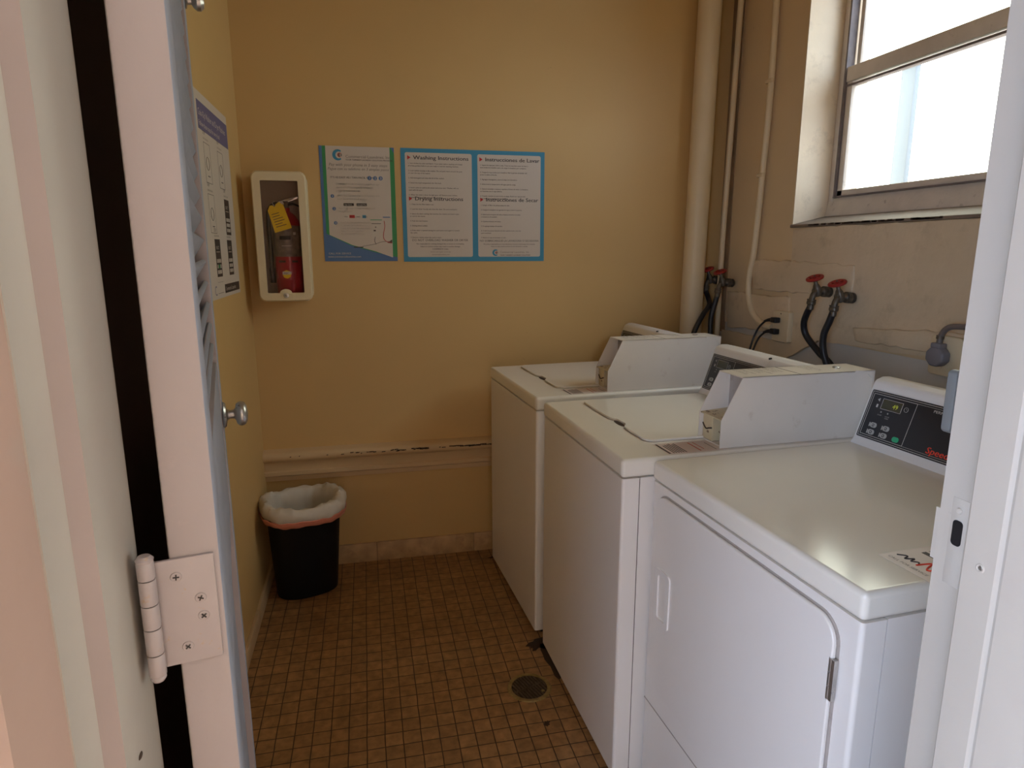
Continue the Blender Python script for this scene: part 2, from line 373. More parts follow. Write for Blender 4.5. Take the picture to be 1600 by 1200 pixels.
# ---------------------------------------------------------------- window
wf = MB()
Y0, Y1 = WY0+.004, WY1-.004
wf.box(WX, WX+.06, Y1-.03, Y1, WZ0+.015, WZ1, 'wood', bev=.002)            # far stile of the frame
wf.box(WX, WX+.06, Y0, Y0+.03, WZ0+.015, WZ1, 'wood', bev=.002)
wf.box(WX, WX+.06, Y0+.03, Y1-.03, WZ1-.04, WZ1, 'wood', bev=.002)
wf.prism([(WX-.012, WZ0+.010), (WX-.012, WZ0+.040), (WX+.003, 1.640), (WX+.05, 1.652), (WX+.05, WZ0+.010)], Y0, Y1-.002, 'wood', axis='y', bev=.002)
wf.build('window_1', kind='structure')
win = bpy.data.objects['window_1']
tr = MB(); tr.box(WX-.004, WX+.03, Y1-.040, Y1-.031, 1.64, WZ1-.04, 'wooddark'); tr.box(WX-.006, WX+.02, Y0+.03, Y1-.032, 1.640, 1.646, 'wooddark'); tr.box(WX+.002, WX+.03, Y0+.03, Y1-.04, 2.052, 2.060, 'wooddark')
tr.build('window_track', parent=win)
ls = MB()   # lower sash
ya, yb = Y0+.032, Y1-.042
ls.box(WX+.004, WX+.034, yb-.028, yb, 1.646, 2.12, 'wood', bev=.002); ls.box(WX+.004, WX+.034, ya, ya+.028, 1.646, 2.12, 'wood', bev=.002)
ls.box(WX+.004, WX+.034, ya, yb, 1.646, 1.668, 'wood', bev=.002); ls.box(WX-.002, WX+.034, ya, yb, 2.068, 2.122, 'wood', bev=.003)
ls.build('lower_sash', parent=win)
us = MB()
us.box(WX+.036, WX+.06, yb-.020, yb, 2.08, WZ1-.04, 'wood', bev=.002); us.box(WX+.036, WX+.06, ya, ya+.02, 2.08, WZ1-.04, 'wood', bev=.002)
us.box(WX+.036, WX+.06, ya, yb, 2.08, 2.12, 'wood'); us.box(WX+.036, WX+.06, ya, yb, WZ1-.07, WZ1-.04, 'wood')
us.build('upper_sash', parent=win)
MB().box(WX+.016, WX+.020, ya+.02, yb-.02, 1.66, 2.08, 'glass').build('lower_pane', parent=win, smooth=False)
MB().box(WX+.046, WX+.050, ya+.015, yb-.015, 2.10, WZ1-.06, 'glass').build('upper_pane', parent=win, smooth=False)
sl = MB(); sl.prism([(XR-.014, WZ0-.010), (XR-.014, WZ0+.001), (WX-.008, WZ0+.036), (WX-.008, WZ0-.010)], WY0+.003, WY1-.003, 'sillgrime', axis='y', bev=.002)
for k in range(60):
    y = random.uniform(1.63, 2.25); sl.box(XR-.0155, XR-.013, y, y+random.uniform(.004, .03), WZ0-.006, WZ0-.002+random.uniform(-.002, .003), 'chip')
sl.build('window_sill', parent=win)
rv = MB(); rv.box(XR-.001, WX, WY1-.003, WY1+.002, WZ0, WZ1, 'reveal'); rv.box(XR-.001, WX, WY0-.002, WY0+.003, WZ0, WZ1, 'reveal'); rv.box(XR-.001, WX, WY0, WY1, WZ1-.003, WZ1+.002, 'reveal')
rv.build('window_reveal', parent=win)
# outside
MB().box(-8, 8, -8, .22, -.16, -.02).build('ground', 'concrete', kind='structure', smooth=False)
MB().box(2.0, 9, -2, 8, -.16, -.02).build('paving', 'concrete', kind='structure', smooth=False)
po = MB(); po.box(-6, 8, -1.9, .348, 2.45, 2.60, 'outwall'); po.box(-1.3, 5, -2.05, -1.9, -.02, 2.60, 'bouncewall'); po.build('light_shaping_porch', kind='structure', smooth=False)  # unseen porch roof and peach wall, added to cut and warm the skylight
pst = MB(); pst.box(2.59, 2.62, 2.82, 2.91, -.02, 2.32, 'post', bev=.006); pst.box(2.585, 2.625, 2.815, 2.915, 2.30, 2.325, 'post', bev=.004)
pst.build('post', label='grey post standing outside, seen blurred through the lower window pane', cat='post')

# ---------------------------------------------------------------- door frame
def vprism(pts, z0, z1, m, **k):
    return MB().prism(pts, z0, z1, m, axis='z', **k)
df = MB()
df.prism([(JL, .505), (-.1763, .436), (-.1868, .4298), (-.1875, .428), (-.1878, .404), (-.1868, .395), (-.245, .395), (-.245, .505)], -.02, 2.12, 'jamb', axis='z')
df.prism([(-.1761, .4361), (-.1867, .4297), (-.190, .4297), (-.190, .4361)], -.02, 2.12, 'jambshade', axis='z')
df.prism([(-.1880, .4035), (-.1880, .380), (-.190, .372), (-.192, .345), (-.200, .335), (-.27, .330), (-.27, .395)], -.02, 2.12, 'jambbounce', axis='z')
df.prism([(JR, .505), (JR, .470), (JR-.001, .4665), (.5345, .4585), (.532, .456), (.531, .424), (.534, .421), (.5335, .417), (.528, .414), (.527, .34), (.54, .33), (.61, .33), (.61, .505)], -.02, 2.12, 'jamb', axis='z')
df.box(-.245, .61, .33, .505, 2.06, 2.14, 'jamb')
dframe = df.build('door_1', kind='structure', angle=30)
sk = MB(); sk.box(JR-.0004, JR+.004, .474, .492, 1.112, 1.202, 'jamb', bev=.0006); sk.prism([(JR-.0004, .490), (JR+.0006, .510), (JR+.002, .510), (JR+.002, .490)], 1.130, 1.184, 'jamb', axis='z')
sk.prism(rrect(.4775, .4885, 1.154, 1.180, .004), JR-.0008, JR-.0002, 'black', axis='x')
sk.lathe([(.0, .0), (.0032, .0), (.0026, .0012), (0, .0016)], 'jamb', mtx=rot_to((-1, 0, 0), (JR-.001, .483, 1.19)))
sk.build('strike_plate', parent=dframe, label='painted strike plate with a dark latch hole')
sc_ = MB(); sc_.tube([(.0034*cos(t*pi/4), .0034*sin(t*pi/4), 0) for t in range(8)], .0012, 'jamb', closed=True, smooth=2, seg=8, mtx=rot_to((-1, 0, 0), (.5316, .438, 1.155))); sc_.lathe([(0, 0), (.0026, 0), (.0018, .001), (0, .001)], 'pewter', mtx=rot_to((-1, 0, 0), (.5320, .438, 1.155)))
sc_.build('screw', parent=dframe, label='small bare metal screw head')
gg = MB(); gg.lathe([(0, 0), (.004, 0), (.003, .0006), (0, .0006)], 'chip', sx=.6, mtx=rot_to((1, 0, 0), (-.1764, .462, 1.075))); gg.build('gouge', parent=dframe, label='dark gouge in the paint')
# painted metal strap hanging inside the right jamb
st = thing('latch_strap', 'grey painted metal strap with a rounded end hanging inside the right door frame', 'latch', (.600, .548, 1.24))
MB().prism(rrect(-.010, .001, .008, .075, .005), -.006, .006, 'latchgrey', axis='y', bev=.002).build('strap', parent=st)
MB().prism(rrect(.001, .007, -.008, .070, .003), -.004, .0, 'hinge', axis='y', bev=.001).build('backing_plate', parent=st)
MB().box(-.004, .012, -.043, .004, .05, .068, 'hinge', bev=.002).build('mounting_bracket', parent=st)

# ---------------------------------------------------------------- open louvred door
DA = math.atan2(.137, .70)   # turned past square, away from the opening
door = thing('louvered_door', 'white louvred wooden door standing open against the left side', 'door', (-.118, .500, 0), DA)
# local: x = 0 right face, -0.035 left face; y 0..0.71 along the door
DT, DW_, DH = .035, .708, 2.03
b = MB()
b.box(-DT, 0, 0, .075, .012, DH, 'door', bev=.003); b.build('hinge_stile', parent=door)
MB().box(-DT, 0, DW_-.075, DW_, .012, DH, 'door', bev=.003).build('lock_stile', parent=door)
for (z0, z1, nm) in ((.012, .20, 'bottom_rail'), (1.02, 1.26, 'middle_rail'), (1.93, DH, 'top_rail')):
    MB().box(-DT+.002, -.002, .074, DW_-.074, z0, z1, 'door', bev=.002).build(nm, parent=door)
MB().box(-DT+.010, -.010, .074, DW_-.074, .199, 1.021, 'door').build('lower_panel', parent=door)
z = 1.272
while z < 1.925:
    MB().box(-.0225, .0225, .072, DW_-.072, -.0035, .0035, 'door', bev=.0015, mtx=Matrix.Translation((-DT/2, 0, z)) @ Matrix.Rotation(radians(-58), 4, 'Y')).build('louver_slat', parent=door)
    z += .0330
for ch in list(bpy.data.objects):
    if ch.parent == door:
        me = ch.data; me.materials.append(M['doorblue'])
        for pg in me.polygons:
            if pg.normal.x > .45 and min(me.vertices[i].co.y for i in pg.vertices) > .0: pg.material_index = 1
# hinge: leaf on the door's edge, barrel beside it
hg = MB()
HZ0, HZ1 = 1.127, 1.213
hg.box(-.046, -.0045, -.0035, .0, HZ0, HZ1, 'hinge', bev=.0008)
hinge = hg.build('hinge_leaf', parent=door, label='painted steel hinge leaf with four screws')
bx, by = -.0495, -.0075
bz = [HZ0-.002, HZ0+.016, HZ0+.037, HZ0+.056, HZ0+.076, HZ1+.004]
bb = MB()
for k in range(5):
    bb.lathe([(.0, bz[k]+.0004), (.0056, bz[k]+.0004), (.0060, bz[k]+.0012), (.0060, bz[k+1]-.0012), (.0056, bz[k+1]-.0004), (0, bz[k+1]-.0004)], 'hinge', seg=20, mtx=Matrix.Translation((bx, by, 0)))
bb.lathe([(0, HZ1+.003), (.0055, HZ1+.003), (.0062, HZ1+.006), (.004, HZ1+.0085), (0, HZ1+.009)], 'hinge', seg=20, mtx=Matrix.Translation((bx, by, 0)))
bb.lathe([(0, HZ0-.007), (.004, HZ0-.0065), (.0056, HZ0-.004), (.005, HZ0-.002), (0, HZ0-.002)], 'hinge', seg=20, mtx=Matrix.Translation((bx, by, 0)))
bb.lathe([(0, HZ0-.002), (.0050, HZ0-.002), (.0050, HZ1+.004), (0, HZ1+.004)], 'screw', seg=20, mtx=Matrix.Translation((bx, by, 0)))
bb.build('hinge_barrel', parent=hinge)
for (sx_, sz_) in ((-.031, HZ1-.014), (-.016, HZ1-.034), (-.0150, HZ0+.037), (-.028, HZ0+.014)):
    q = MB(); q.lathe([(0, 0), (.0042, 0), (.0036, .0009), (0, .0009)], 'hinge', seg=16, mtx=rot_to((0, -1, 0), (sx_, -.0034, sz_)))
    a = random.random()
    mt = Matrix.Translation((sx_, -.0046, sz_)) @ Matrix.Rotation(a, 4, 'Y')
    q.box(-.0022, .0022, -.0002, .0002, -.0005, .0005, 'screw', mtx=mt); q.box(-.0005, .0005, -.0002, .0002, -.0022, .0022, 'screw', mtx=mt)
    q.build('screw', parent=hinge)
# knob on the room side and one on the far side
def knob(y, z, side, parent):
    x0 = 0 if side > 0 else -DT
    k = MB(); k.lathe([(0, 0), (.021, 0), (.022, .002), (.019, .005), (.012, .006), (.0085, .008), (.0072, .011), (.0075, .017), (.010, .0195), (.0165, .021), (.0200, .0245), (.0210, .029), (.0190, .034), (.013, .038), (0, .0395)], 'pewter', seg=32, mtx=rot_to((side, 0, 0), (x0, y, z)))
    return k.build('door_knob', parent=parent, label='round worn metal knob')
knob(.650, 1.168, 1, door)
h = MB(); h.lathe([(0, 0), (.016, 0), (.017, .003), (.008, .006), (.007, .014), (.014, .018), (.0195, .026), (.019, .034), (.012, .041), (0, .043)], 'pewter', seg=28, mtx=Matrix.Translation((0, .690, 1.813)) @ rot_to((1, 0, 0)) @ Matrix.Scale(.65, 4))
h.build('upper_knob', parent=door)

# ---------------------------------------------------------------- machines
HT, LIP = .93, .881
def white_body(root, width, depth, front_door=False):
    toe = MB(); toe.box(.03, depth-.02, .02, width-.02, .001, .03, 'black'); toe.build('base_plinth', parent=root)
    c = MB()
    c.box(.0, .046, .0, width, .022, LIP-.002, 'enamelside', bev=.008, seg=4, edges=lambda e: abs(e.verts[0].co.z-e.verts[1].co.z) > .1 and min(e.verts[0].co.x, e.verts[1].co.x) < .01)
    c.box(.0490, depth, .0012, width-.0012, .022, LIP-.002, 'enamelside')
    c.box(.04, .06, .003, width-.003, .03, LIP-.006, 'chip')
    c.build('cabinet', parent=root, wn_=True)
    t = MB(); t.box(-.003, depth, -.002, width+.002, LIP, HT, 'enamel', bev=.011, seg=4)
    return t
def console(root, w0, w1, texty):
    prof = [(.583, .9295), (.590, .938), (.594, .944), (.6405, 1.082), (.6445, 1.092), (.650, 1.098), (.660, 1.1015), (.668, 1.105), (.690, 1.104), (.742, 1.092), (.746, 1.085), (.746, .9295)]
    c = MB(); c.prism(prof, w0, w1, 'plastic', axis='y', bev=.0025)
    con = c.build('control_console', parent=root, angle=28)
    # slope frame: origin at left(far) end bottom, local X runs toward the near side (reads left to right), local Y runs up the slope
    e = Vector((.0465, 0, .138)).normalized(); n = Vector((-e.z, 0, e.x)); xa = Vector((0, -1, 0))
    O = Vector((.594, w1, .944)) + n*.0006
    mt = Matrix(((xa.x, e.x, n.x, O.x), (xa.y, e.y, n.y, O.y), (xa.z, e.z, n.z, O.z), (0, 0, 0, 1)))
    Wd = w1-w0
    p = MB()
    p.prism(rrect(.008, Wd-.008, .006, .136, .004), -.001, .0012, 'panel', axis='z', mtx=mt)
    def outline(x0, x1, y0, y1, t, zz=.0015, m='line'):
        for (a, b_, c_, d_) in ((x0, x1, y0, y0+t), (x0, x1, y1-t, y1), (x0, x0+t, y0, y1), (x1-t, x1, y0, y1)):
            p.box(a, b_, c_, d_, zz-.0002, zz, m, mtx=mt)
    outline(.0115, Wd-.0115, .0095, .1325, .0011)
    outline(.017, .150, .015, .127, .0011)
    outline(.017, Wd-.017, .015, .127, .0006, .0014)
    tm = lambda x, y: mt @ Matrix.Translation((x, y, .0017))
    outline(.050, .112, .091, .119, .0009)
    p.box(.0515, .1105, .0925, .1175, .0012, .0015, 'lcd', mtx=mt)
    if texty: p.text('49', .0165, 'led', tm(.084, .0985), bold=.0003)
    p.tube([(.125+.006*cos(t*pi/6), .105+.006*sin(t*pi/6), .0017) for t in range(12)], .0005, 'grey', closed=True, smooth=1, seg=6, mtx=mt)
    p.box(.1246, .1254, .105, .109, .0015, .0018, 'grey', mtx=mt); p.box(.1254, .128, .1046, .1054, .0015, .0018, 'grey', mtx=mt)
    p.prism([(.034, .113), (.041, .118), (.041, .108)], .0015, .0018, 'grey', axis='z', mtx=mt)
    p.prism(rrect(.036, .041, .092, .101, .0015), .0015, .0018, 'line', axis='z', mtx=mt)
    for (x, y) in ((.055, .081), (.076, .081)): p.prism(rrect(x, x+.004, y, y+.004, .0015), .0015, .0018, 'grey', axis='z', mtx=mt)
    p.text('START', .0045, 'grey', tm(.049, .073)); p.text('DOOR', .0045, 'grey', tm(.073, .073)); p.text('OPEN', .0045, 'grey', tm(.073, .068))
    if texty:
        p.text('PERMA PRESS', .0095, 'line', tm(.197, .116), bold=.0002, sx=1.25)
        p.text('Speed Queen', .0225, 'redtxt', tm(.214, .019), bold=.0014, shear=.15, sx=1.1)
    else:
        p.text('Speed Queen', .030, 'redtxt', tm(.236, .018), shear=.15)
    p.build('control_panel', parent=con, smooth=False, label='black control panel')
    for (x, y, m_) in ((.040, .037, 'grey'), (.080, .037, 'grey'), (.040, .018, 'grey'), (.080, .018, 'grey'), (.117, .018, 'green')):
        k = MB(); k.prism(rrect(x-.006, x+.022, y, y+.0155, .003), .0, .0016, 'panel', axis='z', mtx=mt)
        k.prism(rrect(x, x+.020, y+.0012, y+.0145, .0065), .0, .003, m_, axis='z', mtx=mt)
        if m_ == 'grey':
            k.prism(rrect(x+.006, x+.013, y+.004, y+.0115, .002), .003, .0033, 'panel', axis='z', mtx=mt); k.prism(rrect(x+.0075, x+.0115, y+.006, y+.0098, .001), .0033, .0036, 'grey', axis='z', mtx=mt)
            k.box(x-.0045, x-.0015, y+.002, y+.013, .0017, .002, 'grey', mtx=mt)
        k.build('button', parent=con, smooth=False, label='green start button' if m_ == 'green' else 'pale grey oval button')
    return con
def sticker_geo(x0, x1, y0, y1, z=HT+.0004):
    # x = depth, y = width; printed so it reads from the front of the machine
    s = MB(); s.box(x0, x1, y0, y1, z-.0003, z+.0003, 'stick')
    return s
def washer(x, y, a, label, dup_panel):
    root = thing('washing_machine', label, 'washing machine', (x, y, 0), a, 'top loading washers against the right wall')
    t = white_body(root, .651, .745)
    # raised lid with a thumb notch in its front rim
    lid0, lid1, wa, wb = .122, .575, .120, .612
    def lidshape(g):
        R = .03; pts = []
        for (cx, cy, a0) in ((lid1-g-R, wb-g-R, 0), (lid0+g+R, wb-g-R, 90)):
            for k in range(7): an = radians(a0+15*k); pts.append((cx+R*cos(an), cy+R*sin(an)))
        for (yy_, dd) in ((.395, 0), (.375, .002), (.362, .008), (.352, .016), (.300, .018), (.285, .012), (.272, .003), (.255, 0)): pts.append((lid0+g+dd, yy_))
        for (cx, cy, a0) in ((lid0+g+R, wa+g+R, 180), (lid1-g-R, wa+g+R, 270)):
            for k in range(7): an = radians(a0+15*k); pts.append((cx+R*cos(an), cy+R*sin(an)))
        return pts
    t.prism(lidshape(-.0022), HT-.001, HT+.0006, 'meterin', axis='z')
    t.build('top_panel', parent=root, wn_=True)
    l = MB(); l.prism(lidshape(.0), HT+.0002, HT+.0075, 'enamel', axis='z', bev=.002)
    l.build('lid', parent=root, wn_=True)
    n_ = MB(); n_.lathe([(0, 0), (1, 0), (.7, .0012), (0, .0016)], 'chip', sx=.0095, sy=.036, seg=24, mtx=Matrix.Translation((lid0+.010, .322, HT+.0002))); n_.build('finger_notch', parent=root, label='dark finger notch')
    console(root, .135, .650, dup_panel)
    k = MB(); k.lathe([(0, 0), (.0055, 0), (.005, .003), (0, .004)], 'black', mtx=rot_to((-.25, 0, 1), (.652, .345, 1.0995))); k.build('top_screw', parent=root, label='black screw')
    # coin meter
    mroot = MB()
    prof = [(.280, .931), (.280, 1.005), (.336, 1.117), (.745, 1.117), (.745, .931)]
    mroot.prism(prof, .020, .0222, 'meter', axis='y'); mroot.prism(prof, .1268, .129, 'meter', axis='y')
    mroot.prism([(.334, 1.1148), (.336, 1.117), (.745, 1.117), (.745, 1.114)], .0200, .129, 'meter', axis='y')
    mroot.box(.742, .745, .02, .129, .931, 1.117, 'meter')
    mroot.box(.29, .745, .022, .127, .9305, .933, 'meter')
    mt_ = mroot.build('coin_meter', parent=root, smooth=False, label='white steel coin meter box')
    i = MB(); i.box(.368, .372, .022, .127, .933, 1.116, 'meterin')
    i.prism([(.283, 1.003), (.283, 1.006), (.370, 1.012), (.370, 1.004)], .0222, .1268, 'cream', axis='y')
    i.build('recess_panel', parent=mt_, label='grey recess panel')
    i = MB(); i.box(.292, .297, .078, .1255, .934, 1.002, 'cream', bev=.001); i.box(.297, .366, .078, .081, .934, 1.002, 'cream'); i.tube([(.2915, .125, .975), (.2915, .118, .968), (.2915, .108, .962), (.2915, .095, .966), (.2915, .080, .970)], .0022, 'chip', seg=6)
    i.build('coin_box_door', parent=mt_, label='worn cream coin box door')
    i = MB(); i.box(.362, .369, .050, .062, 1.014, 1.090, 'chrome', bev=.001); i.box(.352, .362, .053, .059, 1.018, 1.05, 'brass', bev=.001); i.lathe([(0, 0), (.005, 0), (.005, .01), (0, .01)], 'chrome', mtx=rot_to((-1, 0, 0), (.362, .056, 1.066)))
    i.box(.345, .362, .050, .064, 1.011, 1.020, 'chrome', bev=.001)
    i.build('coin_slot', parent=mt_, label='metal coin slot')
    i = MB(); i.lathe([(0, -.03), (.0125, -.03), (.0125, .006), (.0105, .008), (.0105, .004), (.006, .004), (.006, .007), (0, .007)], 'pewter', mtx=rot_to((-1, 0, 0), (.325, .048, .975)))
    i.box(.3170, .3190, .0465, .0495, .971, .979, 'chip'); i.build('coin_box_lock', parent=mt_, label='round metal lock')
    i = MB(); i.lathe([(0, 0), (.0105, 0), (.0105, .003), (.0085, .004), (.0085, .002), (.005, .002), (.005, .0035), (0, .0035)], 'pewter', mtx=Matrix.Translation((.668, .078, 1.1165))); i.build('top_lock', parent=mt_, label='round metal lock')
    i = MB(); i.box(.508, .5095, .021, .128, 1.1168, 1.1174, 'chip')
    zt = 1.1176
    def tt(x_, y_, s_, body): i.text(body, s_, 'pfaint', Matrix.Translation((x_, y_, zt)) @ Matrix.Rotation(radians(-90), 4, 'Z'))
    i.box(.350, .500, .026, .123, 1.1168, 1.1172, 'meter')
    for k_, (h_, l1, l2) in enumerate((('1 SET CYCLE', 'SELECT WASH', 'TEMPERATURE'), ('2 INSERT COINS', 'IN COIN SLOT', 'ONE AT A TIME'), ('3 PRESS START', 'CLOSE LID TO', 'BEGIN WASHING'))):
        tt(.480-k_*.045, .120, .0105, h_); tt(.467-k_*.045, .120, .0085, l1); tt(.456-k_*.045, .120, .0085, l2)
    tt(.60, .118, .0075, 'FOR SERVICE CALL'); tt(.59, .118, .0065, 'NO REFUND ON COINS'); tt(.58, .118, .0065, 'USE COINS ONLY'); tt(.57, .118, .0065, 'KEEP LID CLOSED')
    i.build('instruction_plate', parent=mt_, smooth=False, label='printed instruction plate')
    i = MB(); i.prism([(.68, 1.119), (.728, 1.115), (.742, 1.10), (.742, 1.05), (.735, 1.05), (.735, 1.095), (.72, 1.108), (.68, 1.112)], .0188, .0204, 'meter', axis='y'); i.build('side_bracket', parent=mt_)
    # decal at the near front corner of the top
    s = MB(); z = HT+.0002
    s.prism([(.130, .012), (.300, .012), (.300, .100), (.130, .100)], z, z+.0003, 'stick', axis='z')
    s.box(.1335, .139, .015, .097, z+.0003, z+.0006, 'ink')
    random.seed(5)
    for k_ in range(6):
        s.box(.148+k_*.007, .151+k_*.007, .018, .018+random.uniform(.04, .078), z+.0003, z+.0006, 'ptext')
    s.box(.225, .228, .02, .09, z+.0003, z+.0006, 'pred'); s.box(.24, .242, .03, .09, z+.0003, z+.0006, 'pred'); s.box(.270, .272, .02, .08, z+.0003, z+.0006, 'pfaint')
    s.build('decal', parent=root, smooth=False, label='pinkish printed decal')
    return root
washer(.569, 2.161, radians(3.54), 'white top loading coin washer at the back of the room, touching the back wall', False)
washer(.602, 1.440, radians(2.04), 'white top loading coin washer between the other washer and the dryer', False)

def dryer(x, y, a):
    root = thing('clothes_dryer', 'white front loading clothes dryer with black control panel, nearest the doorway', 'clothes dryer', (x, y, 0), a)
    Wd = .664
    t = white_body(root, Wd, .745); t.build('top_panel', parent=root, wn_=True)
    # front door: slightly proud panel, rounded corners, dark gap round it
    g = MB(); g.prism(rrect(.038, .634, .338, .862, .045, 8), -.0012, .004, 'meterin', axis='x'); g.build('door_gap', parent=root, label='narrow dark gap around the door')
    d = MB(); d.prism(rrect(.0425, .6295, .342, .8585, .042, 8), -.010, -.001, 'enamelside', axis='x', bev=.003, seg=3)
    dd = d.build('dryer_door', parent=root, wn_=True)
    h = MB()
    o = rrect(.543, .610, .534, .676, .012, 5); i_ = rrect(.557, .596, .548, .662, .008, 5)
    bm = bmesh.new(); n = len(o)
    rings = []
    for (pp, xx) in ((o, -.0100), (o, -.0140), (i_, -.0145), (i_, -.0085)): rings.append([bm.verts.new((xx, p[0], p[1])) for p in pp])
    for A, B in zip(rings, rings[1:]):
        for k in range(n): bm.faces.new((A[k], A[(k+1) % n], B[(k+1) % n], B[k]))
    bm.faces.new(rings[-1]); bmesh.ops.recalc_face_normals(bm, faces=bm.faces)
    h._merge(bm, 'plastic'); h.build('door_handle', parent=dd, label='recessed white pull handle')
    hh = MB()
    for k in range(3): hh.lathe([(0, .722+k*.025), (.0045, .722+k*.025), (.0045, .745+k*.025), (0, .745+k*.025)], 'pewter', seg=14, mtx=Matrix.Translation((-.008, .0435, 0)))
    hh.box(-.0118, -.004, .034, .0405, .722, .795, 'pewter'); hh.build('door_hinge', parent=dd, label='small metal hinge')
    s = MB(); s.box(-.0012, .002, .003, Wd-.003, .272, .2745, 'meterin'); s.build('toe_seam', parent=root, label='seam above the toe panel')
    console(root, .003, .661, True)
    # sticker
    s = MB(); z = HT+.0002
    s.prism([(.120, .0), (.262, .0), (.262, .100), (.120, .100)], z, z+.0003, 'stick', axis='z')
    s.box(.196, .206, .012, .084, z+.0003, z+.0006, 'ink'); s.box(.212, .216, .012, .084, z+.0003, z+.0006, 'pfaint'); s.box(.222, .240, .03, .084, z+.0003, z+.0006, 'pfaint')
    def sq(pts, m_, rd=.0013): s.tube([(px, py, z+.0006) for (px, py) in pts], rd, m_, seg=6, smooth=5)
    sq([(.150, .090), (.162, .080), (.150, .074), (.164, .068), (.152, .064), (.160, .056), (.152, .050)], 'ptext')
    sq([(.148, .050), (.176, .046), (.156, .036), (.150, .030), (.162, .024), (.150, .018), (.158, .008)], 'redtxt', .0016)
    s.text('CALL FOR SERVICE', .009, 'pfaint', Matrix.Translation((.132, .092, z+.0005)) @ Matrix.Rotation(radians(-90), 4, 'Z'))
    s.build('decal', parent=root, smooth=False, label='pinkish decal with red scribbled lettering')
dryer(.716, .759, radians(3.4))

# ---------------------------------------------------------------- pipes on the walls
p = MB(); p.tube([(1.517, 2.865, .0), (1.520, 2.865, 1.25), (1.534, 2.865, 2.74)],   .051, 'pipe', seg=28, smooth=1)
p.build('drain_pipe', label='thick cream painted vertical pipe in the back right corner', cat='pipe')
p = MB(); p.tube([(1.655, 2.853, 1.0), (1.655, 2.853, 1.5), (1.655, 2.815, 2.74)], .013, 'pipe', seg=14, smooth=1)
p.build('wall_conduit', label='thin straight cream conduit running up the wall beside the corner pipe', cat='pipe', group=None)
cd = thing('wall_conduit', 'thin cream conduit bending down to the double wall outlet', 'pipe', (1.665, 2.57, 1.6))
def rel(pts, o=(1.665, 2.57, 1.6)): return [(a-o[0], b_-o[1], c-o[2]) for (a, b_, c) in pts]
MB().tube(rel([(1.67, 2.585, 2.74), (1.67, 2.575, 2.12), (1.67, 2.59, 1.75), (1.67, 2.61, 1.45), (1.67, 2.632, 1.33), (1.67, 2.628, 1.24), (1.668, 2.585, 1.165), (1.666, 2.50, 1.125), (1.665, 2.43, 1.12)]), .0135, 'pipe', smooth=7).build('conduit', parent=cd)
for z_, y_ in ((2.12, 2.576), (1.75, 2.591)):
    MB().box(.0, .014, -.022+y_-2.57, .022+y_-2.57, z_-1.6-.008, z_-1.6+.008, 'pipe', bev=.003, mtx=Matrix.Translation((-.010, 0, 0))).build('pipe_strap', parent=cd)

# ---------------------------------------------------------------- taps and hoses
def tap(loc, lean, label, yaw=0):
    t = thing('hose_tap', label, 'tap', loc, yaw, 'red handled hose taps'); t.scale = (1.0, 1.22, 1.12)
    b = MB()   # -x points into the room
    b.lathe([(0, 0), (.017, 0), (.017, .004), (.012, .006), (.012, .012), (.0175, .012), (.0175, .028), (.012, .030), (.0095, .034), (.0095, .06), (.012, .064), (.0, .066)], 'brass', seg=20, mtx=rot_to((-1, 0, .1), (0, 0, 0)))
    b.lathe([(0, -.018), (.011, -.018), (.0135, -.008), (.0135, .008), (.010, .018), (.0065, .024), (.0065, .040), (0, .040)], 'brass', seg=20, mtx=rot_to((-.35, 0, 1), (-.052, 0, .006)))
    b.tube([(-.050, 0, .004), (-.064, 0+lean*.3, -.006), (-.071, lean*.8, -.026)], .010, 'brass', smooth=4)
    b.build('tap_body', parent=t, label='tarnished brass tap body')
    c = MB(); c.lathe([(0, 0), (.0145, 0), (.0150, .003), (.0135, .006), (.0150, .009), (.0145, .016), (.0115, .019), (.0112, .034), (0, .034)], 'brass', seg=12, mtx=rot_to((-.10, lean*12, -1), (-.070, lean*.7, -.022)))
    c.build('hose_coupling', parent=t, label='ribbed brass hose coupling')
    h = MB(); mt = rot_to((-.35, 0, 1), (-.0665, 0, .0465))
    pts = [(.020*cos(k*pi/8)*(1+.18*cos(k*pi/8*2)), .026*sin(k*pi/8)*(1+.12*cos(k*pi/4)), 0) for k in range(16)]
    h.tube(pts, .0055, 'valvered', closed=True, smooth=2, seg=10, mtx=mt)
    h.box(-.004, .004, -.024, .024, -.003, .003, 'valvered', bev=.001, mtx=mt); h.box(-.019, .019, -.004, .004, -.003, .003, 'valvered', bev=.001, mtx=mt)
    h.lathe([(0, -.006), (.007, -.006), (.007, .006), (0, .006)], 'valvered', mtx=mt)
    h.lathe([(0, .006), (.003, .006), (.003, .009), (0, .009)], 'brass', mtx=mt)
    h.build('tap_handle', parent=t, label='red oval tap handle')
    return t
def hose(pts, label, grp='black washer fill hoses'):
    MB().tube(pts, .0118, 'rubber', seg=16, smooth=8).build('fill_hose', label=label, cat='hose', group=grp)
tap((1.668, 1.985, 1.272), .0, 'red handled hose tap under the window, nearer the doorway')
tap((1.668, 2.105, 1.285), .002, 'red handled hose tap under the window, just left of its twin')
tap((1.668, 2.765, 1.287), .001, 'red handled hose tap by the straight conduit, nearer the window')
tap((1.668, 2.880, 1.295), -.001, 'red handled hose tap closest to the thick corner pipe')
hose([(1.595, 1.985, 1.222), (1.592, 1.995, 1.19), (1.588, 2.012, 1.14), (1.592, 2.010, 1.08), (1.60, 1.975, 1.0), (1.59, 1.92, .90), (1.52, 1.86, .80), (1.42, 1.83, .74), (1.36, 1.82, .72)], 'black hose curving down from the nearer tap under the window')
